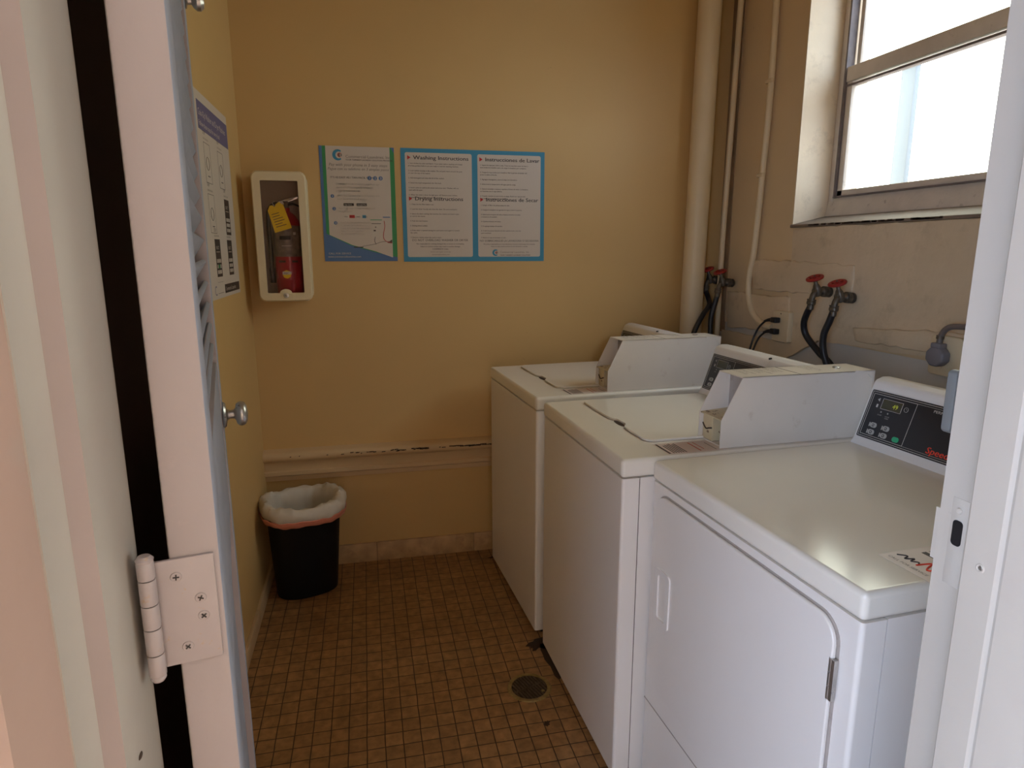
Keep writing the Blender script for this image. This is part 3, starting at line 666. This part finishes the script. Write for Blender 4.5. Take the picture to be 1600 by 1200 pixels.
hose([(1.595, 2.106, 1.235), (1.60, 2.130, 1.205), (1.61, 2.155, 1.165), (1.62, 2.148, 1.12), (1.635, 2.09, 1.065), (1.645, 2.025, 1.02), (1.63, 1.95, .93), (1.56, 1.92, .86), (1.42, 1.90, .80), (1.36, 1.90, .79)], 'black hose bowing left then crossing behind the other hose under the window')
hose([(1.596, 2.766, 1.237), (1.59, 2.772, 1.20), (1.575, 2.775, 1.13), (1.57, 2.765, 1.04), (1.56, 2.74, .95), (1.50, 2.68, .85), (1.36, 2.62, .78), (1.30, 2.60, .77)], 'black hose hanging straight below the tap by the straight conduit')
hose([(1.597, 2.879, 1.246), (1.596, 2.850, 1.215), (1.575, 2.798, 1.185), (1.525, 2.765, 1.14), (1.482, 2.758, 1.06), (1.46, 2.75, .97), (1.44, 2.74, .86), (1.35, 2.72, .80), (1.30, 2.71, .79)], 'black hose slanting down in front of the thick corner pipe')

# ---------------------------------------------------------------- outlets and plugs
ot = thing('wall_outlet', 'cream painted double wall outlet with two black plugs in it', 'outlet', (1.668, 2.365, 1.13))
MB().prism(rrect(-.052, .052, -.062, .062, .006), -.012, .018, 'pipe', axis='x', bev=.003).build('cover_plate', parent=ot)
MB().lathe([(0, 0), (.003, 0), (.002, .001), (0, .001)], 'chip', mtx=rot_to((-1, 0, 0), (-.012, 0, .052))).build('cover_screw', parent=ot)
def plug(y, z, pts, label):
    t = thing('power_cord', label, 'power cord', (1.655, y, z), 0, 'black washer power cords')
    q = MB(); q.box(-.026, .0, -.012, .022, -.011, .011, 'rubber', bev=.004, seg=3); q.tube([(-.014, .018, 0), (-.020, .040, -.003), (-.026, .060, -.010)], lambda s: .0095-.005*s, 'rubber', smooth=4)
    q.build('plug', parent=t)
    MB().tube([(a-1.655, b_-y, c-z) for (a, b_, c) in pts], .0042, 'rubber', seg=10, smooth=8).build('cable', parent=t)
plug(2.375, 1.155, [(1.632, 2.428, 1.148), (1.625, 2.46, 1.12), (1.61, 2.475, 1.07), (1.59, 2.47, 1.01), (1.54, 2.43, .92), (1.40, 2.38, .85), (1.34, 2.36, .84)], 'black power cord plugged into the top socket of the double outlet')
plug(2.375, 1.108, [(1.632, 2.428, 1.10), (1.622, 2.452, 1.075), (1.605, 2.458, 1.03), (1.58, 2.44, .97), (1.52, 2.20, .86), (1.42, 1.99, .80), (1.35, 1.96, .79)], 'black power cord plugged into the bottom socket of the double outlet')
o2 = thing('dryer_outlet', 'cream dryer outlet plate holding a round grey plug, beside the right door frame', 'outlet', (1.664, 1.568, 1.13))
MB().prism(rrect(-.055, .055, -.058, .060, .012), -.012, .018, 'pipe', axis='x', bev=.004).build('cover_plate', parent=o2)
q = thing('dryer_plug', 'round grey plug with a brown cable arching right, on the dryer outlet', 'plug', (1.651, 1.575, 1.13))
oct_ = [(.033*cos(radians(22.5+45*k)), .031*sin(radians(22.5+45*k))) for k in range(8)]
MB().prism(oct_, -.032, .0, 'plug', axis='x', bev=.006, seg=3).box(-.030, -.004, -.018, .018, .024, .040, 'plug', bev=.004).build('plug_body', parent=q)
MB().tube([(-.016, 0, .036), (-.016, -.003, .062), (-.016, -.022, .086), (-.014, -.060, .094), (-.010, -.12, .090), (-.006, -.20, .04), (-.006, -.24, -.10), (-.004, -.25, -.40)], .0085, 'cable', smooth=7).build('cable', parent=q)
MB().lathe([(0, 0), (.0105, 0), (.0105, .010), (0, .010)], 'brass', mtx=rot_to((0, -.08, 1), (-.016, 0, .052))).build('cable_clamp', parent=q)

# ---------------------------------------------------------------- floor drain
fd = thing('floor_drain', 'round slotted metal floor drain set in the brown tiles', 'drain', (.476, 1.876, 0), radians(20))
MB().lathe([(.060, .0005), (.060, .0032), (.062, .004), (.071, .0035), (.074, .0006)], 'drainb', seg=40).build('drain_ring', parent=fd, label='brass coloured drain rim')
g = MB(); g.lathe([(0, .0002), (.0605, .0002), (.0605, .0008), (0, .0008)], 'chip', seg=40)
for k in range(-5, 6):
    x_ = k*.0105; hlf = math.sqrt(max(.0602**2-(abs(x_)+.003)**2, 0)); g.box(x_-.0028, x_+.0028, -hlf, hlf, .0008, .0036, 'drainm', bev=.0008)
g.box(-.0585, .0585, -.003, .003, .0008, .0037, 'drainm', bev=.0008)
g.build('drain_grate', parent=fd)
MB().lathe([(0, 0), (.006, 0), (.004, .0015), (0, .002)], 'drainb', mtx=Matrix.Translation((.028, -.040, .0036))).build('grate_screw', parent=fd)
# dirt and debris on the floor
def blob(name, cx, cy, rx, ry, rot, label, n=22, h=.0012):
    pts = []
    for k in range(n):
        a = 2*pi*k/n; rr = 1+random.uniform(-.35, .3); X_, Y_ = rx*rr*cos(a), ry*rr*sin(a)
        pts.append((X_*cos(rot)-Y_*sin(rot), X_*sin(rot)+Y_*cos(rot)))
    o = MB().prism(pts, .0002, h, 'chip', axis='z').build(name, label=label, cat='dirt', loc=(cx, cy, 0)); return o
random.seed(11)
blob('dirt_patch', .570, 2.110, .050, .030, .5, 'black grime patch on the floor at the gap between the washers')
blob('dirt_patch', .588, 2.015, .020, .10, .05, 'long black grime streak along the foot of the middle washer')
blob('dirt_patch', .535, 2.835, .020, .009, .4, 'small dark dirt speck by the skirting near the far washer')
blob('dirt_patch', .565, 2.735, .007, .007, .4, 'tiny dark dirt speck beside the far washer')
blob('dirt_patch', .487, 1.700, .012, .009, .8, 'dark brown crumb on the floor between the drain and the doorway')

# ---------------------------------------------------------------- waste bin
wb_ = thing('waste_bin', 'black plastic waste bin in the back left corner under the ledge', 'waste bin', (-.303, 2.728, .001), radians(16))
def sq_ring(bm, hx, hy, z, cx=0, cy=0, ex=2.5, n=48, wob=0, ph=0):
    out = []
    for k in range(n):
        t = 2*pi*k/n; c, s_ = cos(t), sin(t)
        X_ = hx*math.copysign(abs(c)**(2/ex), c); Y_ = hy*math.copysign(abs(s_)**(2/ex), s_)
        w_ = 1+wob*sin(5*t+ph)+wob*.7*sin(11*t+ph*2)
        jit = wob*(.5*sin(17*t+ph*5)+.5*sin(23*t-ph*3)) if wob else 0
        dz = wob*(.55*sin(2*t+1.0+ph*.3)+.3*sin(7*t+ph*2)+.25*sin(19*t+ph*4))
        out.append(bm.verts.new((cx+X_*(w_+jit*.8), cy+Y_*(w_+jit*.8), z+dz)))
    return out
def loft(rings, cap0=True, cap1=True):
    def fn(bm, rs):
        n = len(rs[0])
        for A, B in zip(rs, rs[1:]):
            for k in range(n): bm.faces.new((A[k], A[(k+1) % n], B[(k+1) % n], B[k]))
        if cap0: bm.faces.new(rs[0][::-1])
        if cap1: bm.faces.new(rs[-1])
    return fn
bm = bmesh.new()
rs = [sq_ring(bm, hx, hy, z, 0, cy) for (hx, hy, z, cy) in ((.118, .086, 0, .0), (.126, .094, .004, 0), (.148, .124, .385, -.022), (.156, .131, .390, -.022), (.156, .131, .402, -.022), (.147, .122, .402, -.022), (.120, .088, .012, 0))]
loft(rs)(bm, rs); bmesh.ops.recalc_face_normals(bm, faces=bm.faces)
m_ = MB(); m_._merge(bm, 'bin'); m_.build('bin_body', parent=wb_)
ln = thing('bin_liner', 'pale plastic liner with red drawstring folded over the black bin rim', 'bin liner', (-.303, 2.728, .001), radians(16))
bm = bmesh.new()
rs = [sq_ring(bm, hx, hy, z, 0, cy, wob=w_, ph=p_, n=96) for (hx, hy, z, cy, w_, p_) in ((.162, .137, .366, -.022, .012, .3), (.168, .143, .372, -.024, .014, .5), (.175, .150, .392, -.024, .014, .8), (.174, .149, .414, -.024, .012, 1.1), (.163, .139, .430, -.023, .012, 1.5), (.146, .122, .431, -.022, .016, 1.9), (.133, .108, .417, -.020, .02, 2.2), (.128, .104, .385, -.018, .03, 2.5), (.118, .092, .25, -.010, .045, 2.8), (.098, .070, .10, -.0, .06, 3.0), (.05, .03, .02, 0, .05, 3.1))]
loft(rs, cap0=False)(bm, rs)
m_ = MB(); m_._merge(bm, 'bag'); m_.build('liner_film', parent=ln, angle=60)
bm = bmesh.new()
rs = [sq_ring(bm, hx, hy, z, 0, cy, wob=.006, ph=p_, n=96) for (hx, hy, z, cy, p_) in ((.1630, .1380, .350, -.022, .2), (.1665, .1415, .352, -.023, .3), (.1715, .1465, .366, -.024, .5), (.1745, .1495, .376, -.024, .6), (.172, .147, .378, -.024, .6))]
loft(rs, False, False)(bm, rs); m_ = MB(); m_._merge(bm, 'bagred'); m_.build('drawstring_hem', parent=ln, label='red drawstring hem', angle=60)

# ---------------------------------------------------------------- fire extinguisher and its cabinet (back wall)
cx0, cx1, cz0, cz1, cyf = -.418, -.212, 1.238, 1.746, 2.79
fc = thing('extinguisher_cabinet', 'cream plastic wall cabinet with a clear window holding the fire extinguisher', 'cabinet', (-.315, YB, 1.49))
cxm, czm = -.315, 1.49
def ring_prism(mb, outer, inner, y0, y1, m):
    b = bmesh.new(); n = len(outer)
    R = [[b.verts.new((p_[0], yy, p_[1])) for p_ in P_] for (P_, yy) in ((outer, y1), (outer, y0+.008), ([(q[0]*.955, q[1]*.98) for q in outer], y0), (inner, y0), (inner, y0+.012))]
    for A, B in zip(R, R[1:]):
        for k in range(n): b.faces.new((A[k], A[(k+1) % n], B[(k+1) % n], B[k]))
    bmesh.ops.recalc_face_normals(b, faces=b.faces); mb._merge(b, m)
hw, hh_ = (cx1-cx0)/2, (cz1-cz0)/2
k = MB(); ring_prism(k, rrect(-hw, hw, -hh_, hh_, .026, 6), rrect(-hw+.033, hw-.031, -hh_+.034, hh_-.037, .004, 6), cyf-YB, cyf-YB+.03, 'cabinet')
k.build('cabinet_door', parent=fc)
k = MB()
o_ = rrect(-hw+.004, hw-.004, -hh_+.004, hh_-.004, .024, 6); ii = rrect(-hw+.010, hw-.010, -hh_+.010, hh_-.010, .018, 6)
b = bmesh.new(); n = len(o_)
R = [[b.verts.new((p_[0], yy, p_[1])) for p_ in P_] for (P_, yy) in ((ii, -.004), (ii, cyf-YB+.028), (o_, cyf-YB+.028), (o_, 0))]
for A, B in zip(R, R[1:]):
    for q_ in range(n): b.faces.new((A[q_], A[(q_+1) % n], B[(q_+1) % n], B[q_]))
b.faces.new(R[0]); bmesh.ops.recalc_face_normals(b, faces=b.faces)
k._merge(b, 'cabinet'); k.box(-hw+.010, hw-.010, -.012, -.004, -hh_+.010, hh_-.010, 'cabin'); k.build('cabinet_box', parent=fc)
k = MB(); k.box(-hw+.031, hw-.029, cyf-YB+.007, cyf-YB+.009, -hh_+.032, hh_-.035, 'clear'); k.build('clear_window', parent=fc, smooth=False, label='clear plastic window')
k = MB(); yk = cyf-YB
k.prism([(-.026, -hh_+.030)] + [(.024*cos(radians(t)), -hh_+.032+.018*sin(radians(t))) for t in range(180, -1, -20)] + [(.026, -hh_+.030)], yk-.001, yk+.006, 'cabinet', axis='y', bev=.001)
k.lathe([(0, 0), (.010, 0), (.010, .003), (.007, .004), (0, .004)], 'pewter', mtx=rot_to((0, -1, 0), (0, yk, -hh_+.024))); k.box(-.001, .001, yk-.0046, yk-.003, -hh_+.020, -hh_+.028, 'chip')
k.build('cabinet_lock', parent=fc, label='round cabinet lock')
ex = thing('fire_extinguisher', 'red fire extinguisher standing inside the wall cabinet', 'fire extinguisher', (-.302, 2.862, 1.249))
k = MB(); k.lathe([(0, .002), (.050, .002), (.054, .008), (.054, .285), (.050, .305), (.038, .328), (.020, .342), (.016, .346), (.016, .358), (0, .358)], 'extred', seg=36); k.build('cylinder', parent=ex)
k = MB(); k.lathe([(.0543, .165), (.0546, .165), (.0546, .288), (.0543, .288)], 'extlabel', seg=36); 
for i2, (z0_, z1_, a0_, a1_, m2) in enumerate(((.232, .247, -28, 18, 'black'), (.215, .218, -22, 22, 'pfaint'), (.207, .209, -20, 20, 'line'), (.200, .202, -20, 20, 'pfaint'), (.142, .150, -40, -8, 'ink'), (.142, .150, 18, 45, 'ink'), (.251, .262, 30, 42, 'line'))):
    b = bmesh.new(); vs = []
    for a_ in range(7):
        an = radians(a0_+(a1_-a0_)*a_/6); vs.append((b.verts.new((.0551*sin(an), -.0551*cos(an), z0_)), b.verts.new((.0551*sin(an), -.0551*cos(an), z1_))))
    for A, B in zip(vs, vs[1:]): b.faces.new((A[0], B[0], B[1], A[1]))
    k._merge(b, m2)
k.lathe([(0, 0), (.017, 0), (.017, .0006), (0, .0006)], 'yellow', seg=8, mtx=rot_to((-.08, -1, 0), (-.006, -.0555, .095))); k.box(-.022, .012, -.0572, -.0566, .094, .106, 'line')
k.text('ABC', .011, 'ptext', Matrix.Translation((-.018, -.0576, .0955)) @ Matrix.Rotation(radians(90), 4, 'X'))
k.build('label_band', parent=ex, label='grey printed label with a yellow badge')
k = MB(); k.box(-.012, .012, -.012, .012, .356, .385, 'brass', bev=.003)
k.build('valve_head', parent=ex)
k = MB(); k.prism([(-.015, .385), (.0, .392), (.075, .412), (.078, .405), (.01, .380), (-.012, .374)], -.008, .008, 'chrome', axis='y', bev=.002); k.build('squeeze_lever', parent=ex, label='bright metal squeeze lever')
k = MB(); k.prism([(.0, .376), (.030, .380), (.060, .366), (.058, .360), (.03, .370), (.0, .364)], -.008, .008, 'black', axis='y', bev=.002); k.build('carry_handle', parent=ex, label='black carry handle')
k = MB(); k.lathe([(0, 0), (.013, 0), (.013, .008), (0, .009)], 'chrome', mtx=rot_to((-.2, -1, 0), (-.014, -.012, .372))); k.build('pressure_gauge', parent=ex)
k = MB(); k.tube([(-.012, .0, .370), (-.040, -.005, .372), (-.062, -.010, .350), (-.068, -.012, .300), (-.066, -.014, .20), (-.066, -.014, .12)], .0085, 'rubber', smooth=7); k.tube([(-.066, -.014, .12), (-.066, -.014, .06)], .0115, 'rubber', smooth=1)
k.build('discharge_hose', parent=ex, label='black discharge hose')
tg = MB(); tm_ = Matrix.Translation((-.022, -.060, .318)) @ Matrix.Rotation(radians(-17), 4, 'Y')
tg.prism([(-.034, -.052), (.034, -.052), (.034, .040), (.022, .056), (.006, .050), (0, .042), (-.006, .050), (-.016, .052), (-.030, .036)], -.0004, .0004, 'yellow', axis='y', mtx=tm_)
for q_ in range(6): tg.box(-.022, .004+.016*random.random(), -.0008, -.0005, .016-q_*.010, .0185-q_*.010, 'ptext', mtx=tm_)
tg.tube([(0, 0, .046), (-.004, .012, .060), (.004, .030, .066)], .0012, 'line', smooth=4, seg=6, mtx=tm_)
tg.build('inspection_tag', parent=ex, smooth=False, label='yellow inspection tag')

# ---------------------------------------------------------------- posters
RX = Matrix.Rotation(radians(90), 4, 'X')
def back(x, z, d=0): return Matrix.Translation((x, -d, z)) @ RX          # text plane facing the camera
def poster_frame(name, label, x0, x1, z0, z1):
    return MB(), (x0+x1)/2, (z0+z1)/2
def body_lines(p, x, z, lines, size, m='pfaint', d=.0016, sx=1, bold=0):
    for t_ in lines:
        if t_: p.text(t_, size, m, back(x, z, d), sx=sx, bold=bold)
        z -= size*1.28
    return z
def logo(p, x, z, s, d=.0018):
    for k_, (r0, r1, m_) in enumerate(((1.0, .62, 'pblue'),)):
        pts = [(x+s*r0*cos(radians(t)), z+s*r0*sin(radians(t))) for t in range(50, 311, 13)] + [(x+s*.22+s*r1*cos(radians(t)), z+s*r1*sin(radians(t))) for t in range(300, 59, -12)]
        p.prism(pts, -d, -d+.0004, m_, axis='y')
    pts = [(x+s*.35+s*.42*cos(radians(t)), z+s*.42*sin(radians(t))) for t in range(0, 360, 30)]
    p.prism(pts, -d-.0003, -d, 'pfaint', axis='y')
    p.text('C', s*1.1, 'pred', back(x-s*.1, z-s*.38, d+.0006), bold=s*.03); 
    p.text('L', s*.9, 'paper', back(x+s*.35, z-s*.32, d+.0008), bold=s*.03)
def circ(p, x, z, rr, m, t_):
    p.prism([(x+rr*cos(k_*pi/10), z+rr*sin(k_*pi/10)) for k_ in range(20)], -.0020, -.0016, m, axis='y')
    p.text(t_, rr*1.7, 'paperw', back(x-rr*.35, z-rr*.6, .0023), bold=.0004)
YP = YB-.0008
# payment poster (left)
x0, x1, z0, z1 = -.163, .143, 1.393, 1.863
p = MB(); w_, h_ = x1-x0, z1-z0
def PX(a): return x0+w_*a
def PZ(b_): return z0+h_*b_
p.box(x0, x1, -.0010, 0, z0, z1, 'pdblue')
p.prism([(PX(.04), PZ(1.0)), (PX(.95), PZ(1.0)), (PX(1.0), PZ(.95)), (PX(1.0), PZ(.035)), (PX(.72), PZ(.075)), (PX(.35), PZ(.145)), (PX(.04), PZ(.245))], -.0013, -.0010, 'pgreen', axis='y')
p.prism([(PX(.085), PZ(1.0)), (PX(.94), PZ(1.0)), (PX(.935), PZ(.0325)), (PX(.70), PZ(.088)), (PX(.38), PZ(.145)), (PX(.08), PZ(.235))], -.0016, -.0013, 'paper', axis='y')
logo(p, PX(.245), PZ(.925), .022)
p.text('Commercial Laundries, Inc.', .0170, 'pfaint', back(PX(.345), PZ(.902), .0018)); p.text('YOUR TURNKEY LAUNDRY SOLUTION PROVIDER', .0086, 'ptext', back(PX(.345), PZ(.880), .0018), bold=.0003)
p.text('Pay with your phone in 3 easy steps', .0165, 'pfaint', back(PX(.51), PZ(.832), .0018), 'CENTER', shear=.2)
p.text('Pague con su telefono en 3 simples pasos', .0150, 'pfaint', back(PX(.51), PZ(.798), .0018), 'CENTER', shear=.2)
p.text("IT'S AS EASY AS / TAN FACIL COMO", .0115, 'ptext', back(PX(.13), PZ(.727), .0018), bold=.0002)
for q_, t_ in enumerate('123'): circ(p, PX(.655+.075*q_), PZ(.733), .0085, 'pdblue', t_)
body_lines(p, PX(.20), PZ(.672), ['Download the free laundry app from the', 'app store / Descargue la aplicacion', 'y siga las instrucciones'], .0108, 'ptext')
circ(p, PX(.145), PZ(.573), .0072, 'pdblue', '1'); body_lines(p, PX(.21), PZ(.572), ['Open the app and create an account with', 'your name and email address.'], .0105)
for q_ in (0, 1):
    xx = PX(.29+.175*q_); p.prism([(xx, PZ(.490)), (xx+.042, PZ(.490)), (xx+.042, PZ(.513)), (xx, PZ(.513))], -.002, -.0016, 'ink', axis='y'); p.text(('App Store', 'Google Play')[q_], .0075, 'paperw', back(xx+.003, PZ(.496), .0023))
circ(p, PX(.160), PZ(.464), .0072, 'pdblue', '2'); body_lines(p, PX(.22), PZ(.462), ['Add funds with a credit or debit card', 'or a gift card.'], .0100)
for (a_, c_, m2, t_) in ((.285, .06, 'paperw', 'VISA'), (.360, .072, 'pred', 'MC'), (.45, .06, 'paperw', 'DISC'), (.535, .05, 'pblue', 'AMEX')):
    p.prism([(PX(a_), PZ(.384)), (PX(a_+c_), PZ(.384)), (PX(a_+c_), PZ(.410)), (PX(a_), PZ(.410))], -.002, -.0016, m2, axis='y'); p.text(t_, .0075, 'ink', back(PX(a_+.004), PZ(.390), .0023))
circ(p, PX(.170), PZ(.340), .0072, 'pdblue', '3'); body_lines(p, PX(.235), PZ(.338), ['Stand near the machine and select', 'its number on your phone, swipe', 'to pay and press the start button.', 'Repeat for each machine', 'that you would like to use.'], .0092)
p.prism([(PX(.645), PZ(.37)), (PX(.80), PZ(.37)), (PX(.785), PZ(.22)), (PX(.66), PZ(.20))], -.0019, -.0016, 'paperw', axis='y')
p.box(PX(.64), PX(.80), -.0020, -.0016, PZ(.366), PZ(.372), 'pgreen'); p.box(PX(.655), PX(.785), -.0020, -.0016, PZ(.333), PZ(.338), 'ptext'); p.box(PX(.70), PX(.72), -.002, -.0016, PZ(.30), PZ(.31), 'pfaint'); p.box(PX(.68), PX(.71), -.002, -.0016, PZ(.268), PZ(.28), 'ptext')
p.box(PX(.815), PX(.915), -.002, -.0016, PZ(.390), PZ(.398), 'pdblue')
p.tube([(PX(.83), -.0015, PZ(.36)), (PX(.835), -.0015, PZ(.31)), (PX(.815), -.0015, PZ(.24)), (PX(.82), -.0015, PZ(.20)), (PX(.86), -.0015, PZ(.175)), (PX(.93), -.0015, PZ(.165))], .0013, 'pred', seg=6)
p.tube([(PX(.52), -.0015, PZ(.135)), (PX(.62), -.0015, PZ(.145)), (PX(.70), -.0015, PZ(.155)), (PX(.80), -.0015, PZ(.175)), (PX(.93), -.0015, PZ(.175))], .0010, 'pfaint', seg=6)
p.prism([(PX(.86), PZ(.165)), (PX(.932), PZ(.195)), (PX(.932), PZ(.160))], -.0019, -.0016, 'ink', axis='y')
p.tube([(PX(.70), -.0015, PZ(.22)), (PX(.69), -.0015, PZ(.18)), (PX(.71), -.0015, PZ(.15))], .0013, 'pfaint', seg=6)
p.box(PX(.40), PX(.53), -.0020, -.0016, PZ(.122), PZ(.130), 'ink')
p.text('(800) 000-0000', .0120, 'paperw', back(PX(.07), PZ(.062), .0018)) if False else p.text('CALL FOR SERVICE', .0110, 'paperw', back(PX(.055), PZ(.062), .0018), bold=.0002)
p.text('www.commerciallaundries.com', .0108, 'paperw', back(PX(.045), PZ(.034), .0018), bold=.0002)
p.build('payment_poster', smooth=False, loc=(0, YP, 0), label='narrow poster with blue and green borders beside the extinguisher cabinet', cat='poster')

# washing instructions, English and Spanish halves
x0, x1, z0, z1 = .170, .803, 1.390, 1.864
p = MB(); w_, h_ = x1-x0, z1-z0
p.box(x0, x1, -.0010, 0, z0, z1, 'pblue')
p.prism(rrect(x0+.018, x0+.305, z0+.020, z1-.017, .008), -.0013, -.0010, 'paper', axis='y')
p.prism(rrect(x0+.330, x1-.018, z0+.020, z1-.017, .008), -.0013, -.0010, 'paper', axis='y')
def tri(x, z): p.prism([(x, z), (x, z+.018), (x+.014, z+.009)], -.0018, -.0013, 'pred', axis='y')
EN1 = ['1. Sort clothes by color and fabric. Treat stains before washing and empty', 'all of the pockets before you are ready to load the washing machine.', '', '2. Load clothes loosely in the washer. Do not pack them around the post', 'or over the top of the basket.', '', '3. Add detergent and close the lid of the washer.', '', '4. Select the wash temperature for this load.', '', '5. Insert coins or card in the meter and press start. Washer will not', 'start with lid open.', '', '6. When the wash is done the light goes off. Remove your clothes', 'promptly so that others may use the machine.']
EN2 = ['1. Clean the lint filter before use.', '', '2. Load the dryer loosely and close the door. Do not overload it.', '', '3. Select the fabric setting that matches the clothes and insert coins', 'or card in the meter.', '', '4. Push the start button.', '', '5. Drying time is added.', '', '6. If the door is opened during the cycle press start again to resume', 'the cycle.', '', '7. Remove clothes when the cycle is done.']
ES1 = ['1. Separe la ropa por color y tela. Trate las manchas antes de lavar y', 'vacie todos los bolsillos antes de cargar la lavadora por completo.', '', '2. Cargue la ropa suelta en la lavadora. No la apriete alrededor del', 'poste ni sobre el borde.', '', '3. Agregue detergente y cierre la tapa de la lavadora.', '', '4. Seleccione la temperatura del agua para la carga.', '', '5. Inserte monedas o tarjeta y oprima el boton de inicio. La lavadora', 'no funciona con la tapa abierta.', '', '6. Cuando termine el ciclo la luz se apaga. Retire su ropa pronto', 'para que otros puedan usar la maquina.']
ES2 = ['1. Limpie el filtro de pelusa antes de usar.', '', '2. Cargue la secadora sin apretar la ropa y cierre la puerta.', '', '3. Seleccione el ajuste de tela y despues inserte monedas', 'o tarjeta en el medidor.', '', '4. Oprima el boton de inicio.', '', '5. Se agrega tiempo de secado.', '', '6. Si abre la puerta durante el ciclo oprima inicio otra vez', 'para continuar.', '', '7. Retire la ropa al terminar el ciclo.']
for (xo, H1, H2, A_, B_) in ((x0+.030, 'Washing Instructions', 'Drying Instructions', EN1, EN2), (x0+.341, 'Instrucciones de Lavar', 'Instrucciones de Secar', ES1, ES2)):
    sxh = 1.24 if 'de' not in H1 else 1.20
    tri(xo-.002, z1-.047); p.text(H1, .0225, 'ptext', back(xo+.022, z1-.045, .0016), sx=sxh, bold=.0012)
    body_lines(p, xo, z1-.064, A_, .0078, 'ptext', bold=.0002)
    tri(xo, z1-.216); p.text(H2, .0225, 'ptext', back(xo+.024, z1-.214, .0016), sx=sxh*.97, bold=.0012)
    body_lines(p, xo+.002, z1-.233, B_, .0078, 'ptext', bold=.0002)
xc = x0+.161
p.text('DO NOT OVERLOAD WASHER OR DRYER', .0130, 'ptext', back(xc, z0+.088, .0016), 'CENTER')
for q_, (t_, s_, m2) in enumerate((('Not responsible for clothing damaged due to excess or overloading.', .0076, 'ptext'), ('Failure to remove clothes may result in machine damage.', .0076, 'ptext'), ('COMMENTS? CALL', .0085, 'ptext'), ('Service and repairs every day', .0076, 'pfaint'), ('commerciallaundries.com', .0076, 'pfaint'))):
    p.text(t_, s_, m2, back(xc, z0+.074-q_*.0115, .0016), 'CENTER', bold=.0002 if q_ < 3 else 0)
xc = x0+.472
p.text('NO SOBRECARGUE LA LAVADORA O SECADORA', .0122, 'ptext', back(xc, z0+.086, .0016), 'CENTER')
p.text('No somos responsables por ropa danada por exceso o sobrecarga de la maquina', .0072, 'ptext', back(xc, z0+.073, .0016), 'CENTER', bold=.0002)
p.text('Retire la ropa cuando termine el ciclo de lavado o secado', .0072, 'ptext', back(xc, z0+.063, .0016), 'CENTER', bold=.0002)
logo(p, x0+.408, z0+.038, .0145)
p.text('Commercial Laundries, Inc.', .0125, 'pfaint', back(x0+.428, z0+.036, .0016)); p.text('YOUR TURNKEY LAUNDRY SOLUTION', .0080, 'ptext', back(x0+.428, z0+.024, .0016), bold=.0003)
p.build('instructions_poster', smooth=False, loc=(0, YP, 0), label='wide blue bordered poster of washing and drying instructions in English and Spanish', cat='poster')

# tall poster on the left wall (local frame: u runs away from the camera along +y)
y0, y1, z0, z1 = 2.166, 2.690, 1.283, 1.914
p = MB()
LT = Matrix(((0, 0, 1, 0), (1, 0, 0, 0), (0, 1, 0, 0), (0, 0, 0, 1)))   # x->y(world), y->z, z->+x
def lt(u_, v_, d=.0014): return LT @ Matrix.Translation((u_, v_, d))
def rect(u0, u1, v0, v1, m_, d=.0010): p.box(u0, u1, v0, v1, d, d+.0003, m_, mtx=LT)
p.box(y0, y1, z0, z1, 0, .0010, 'paper', mtx=LT)
rect(y0+.068, y1-.004, z1-.112, z1-.028, 'purple')
p.text('Coin-Op Washer and Dryer Machines', .028, 'paper', lt(y0+.078, z1-.070), sx=.92); p.text('Follow these steps for every load', .022, 'paper', lt(y0+.078, z1-.100))
rect(y0+.004, y0+.020, z1-.095, z1-.008, 'ink'); rect(y0+.004, y0+.026, z0+.006, z0+.036, 'ink')
rect(y0+.250, y1-.012, z0+.012, z0+.042, 'ink'); p.text('Commercial  Laundries', .019, 'paper', lt(y0+.262, z0+.020))
p.text('C', .045, 'purple', lt(y0+.090, z0+.012)); rect(y0+.14, y0+.23, z0+.016, z0+.0175, 'pfaint')
def cell(u_, v_, kind_):
    p.text('STEP', .016, 'ptext', lt(u_, v_+.105)); p.text('select and press', .011, 'pfaint', lt(u_, v_+.090))
    if kind_:
        rect(u_, u_+.080, v_-.040, v_+.082, 'ink')
        for a_ in range(4):
            for c_ in range(3): rect(u_+.010+a_*.016, u_+.021+a_*.016, v_-.030+c_*.018, v_-.018+c_*.018, 'paper' if not (kind_ == 2 and a_ in (1, 2) and c_ == 1) else 'pgreen', .0013)
        p.text('SELECT', .014, 'paper', lt(u_+.012, v_+.050, .0016)); rect(u_+.012, u_+.065, v_+.040, v_+.042, 'paper', .0013)
    else:
        for (a, b_, c_, d_) in ((0, .085, -.040, -.038), (0, .085, .080, .082), (0, .002, -.04, .082), (.083, .085, -.04, .082)): rect(u_+a, u_+b_, v_+c_, v_+d_, 'pfaint')
        p.tube([(u_+.04+.02*cos(t_*pi/4), v_+.02+.02*sin(t_*pi/4), .0012) for t_ in range(8)], .001, 'pfaint', closed=True, seg=6, smooth=2, mtx=LT); rect(u_+.03, u_+.06, v_-.02, v_-.017, 'ptext')
for (u_, v_, k_) in ((.12, .40, 0), (.32, .41, 0), (.12, .24, 0), (.30, .245, 0), (.40, .245, 1), (.15, .130, 2), (.34, .130, 1), (.15, .085, 0), (.38, .06, 0)):
    pass
for (u_, v_, k_) in ((.115, .405, 0), (.315, .405, 0), (.115, .250, 0), (.360, .250, 1), (.150, .110, 2), (.350, .110, 1)): cell(y0+u_, z0+v_, k_)
rect(y0+.150, y0+.232, z0+.052, z0+.053, 'pfaint'); p.build('steps_poster', smooth=False, loc=(XL+.0006, 0, 0), label='tall poster with purple header on the left wall behind the open door', cat='poster')
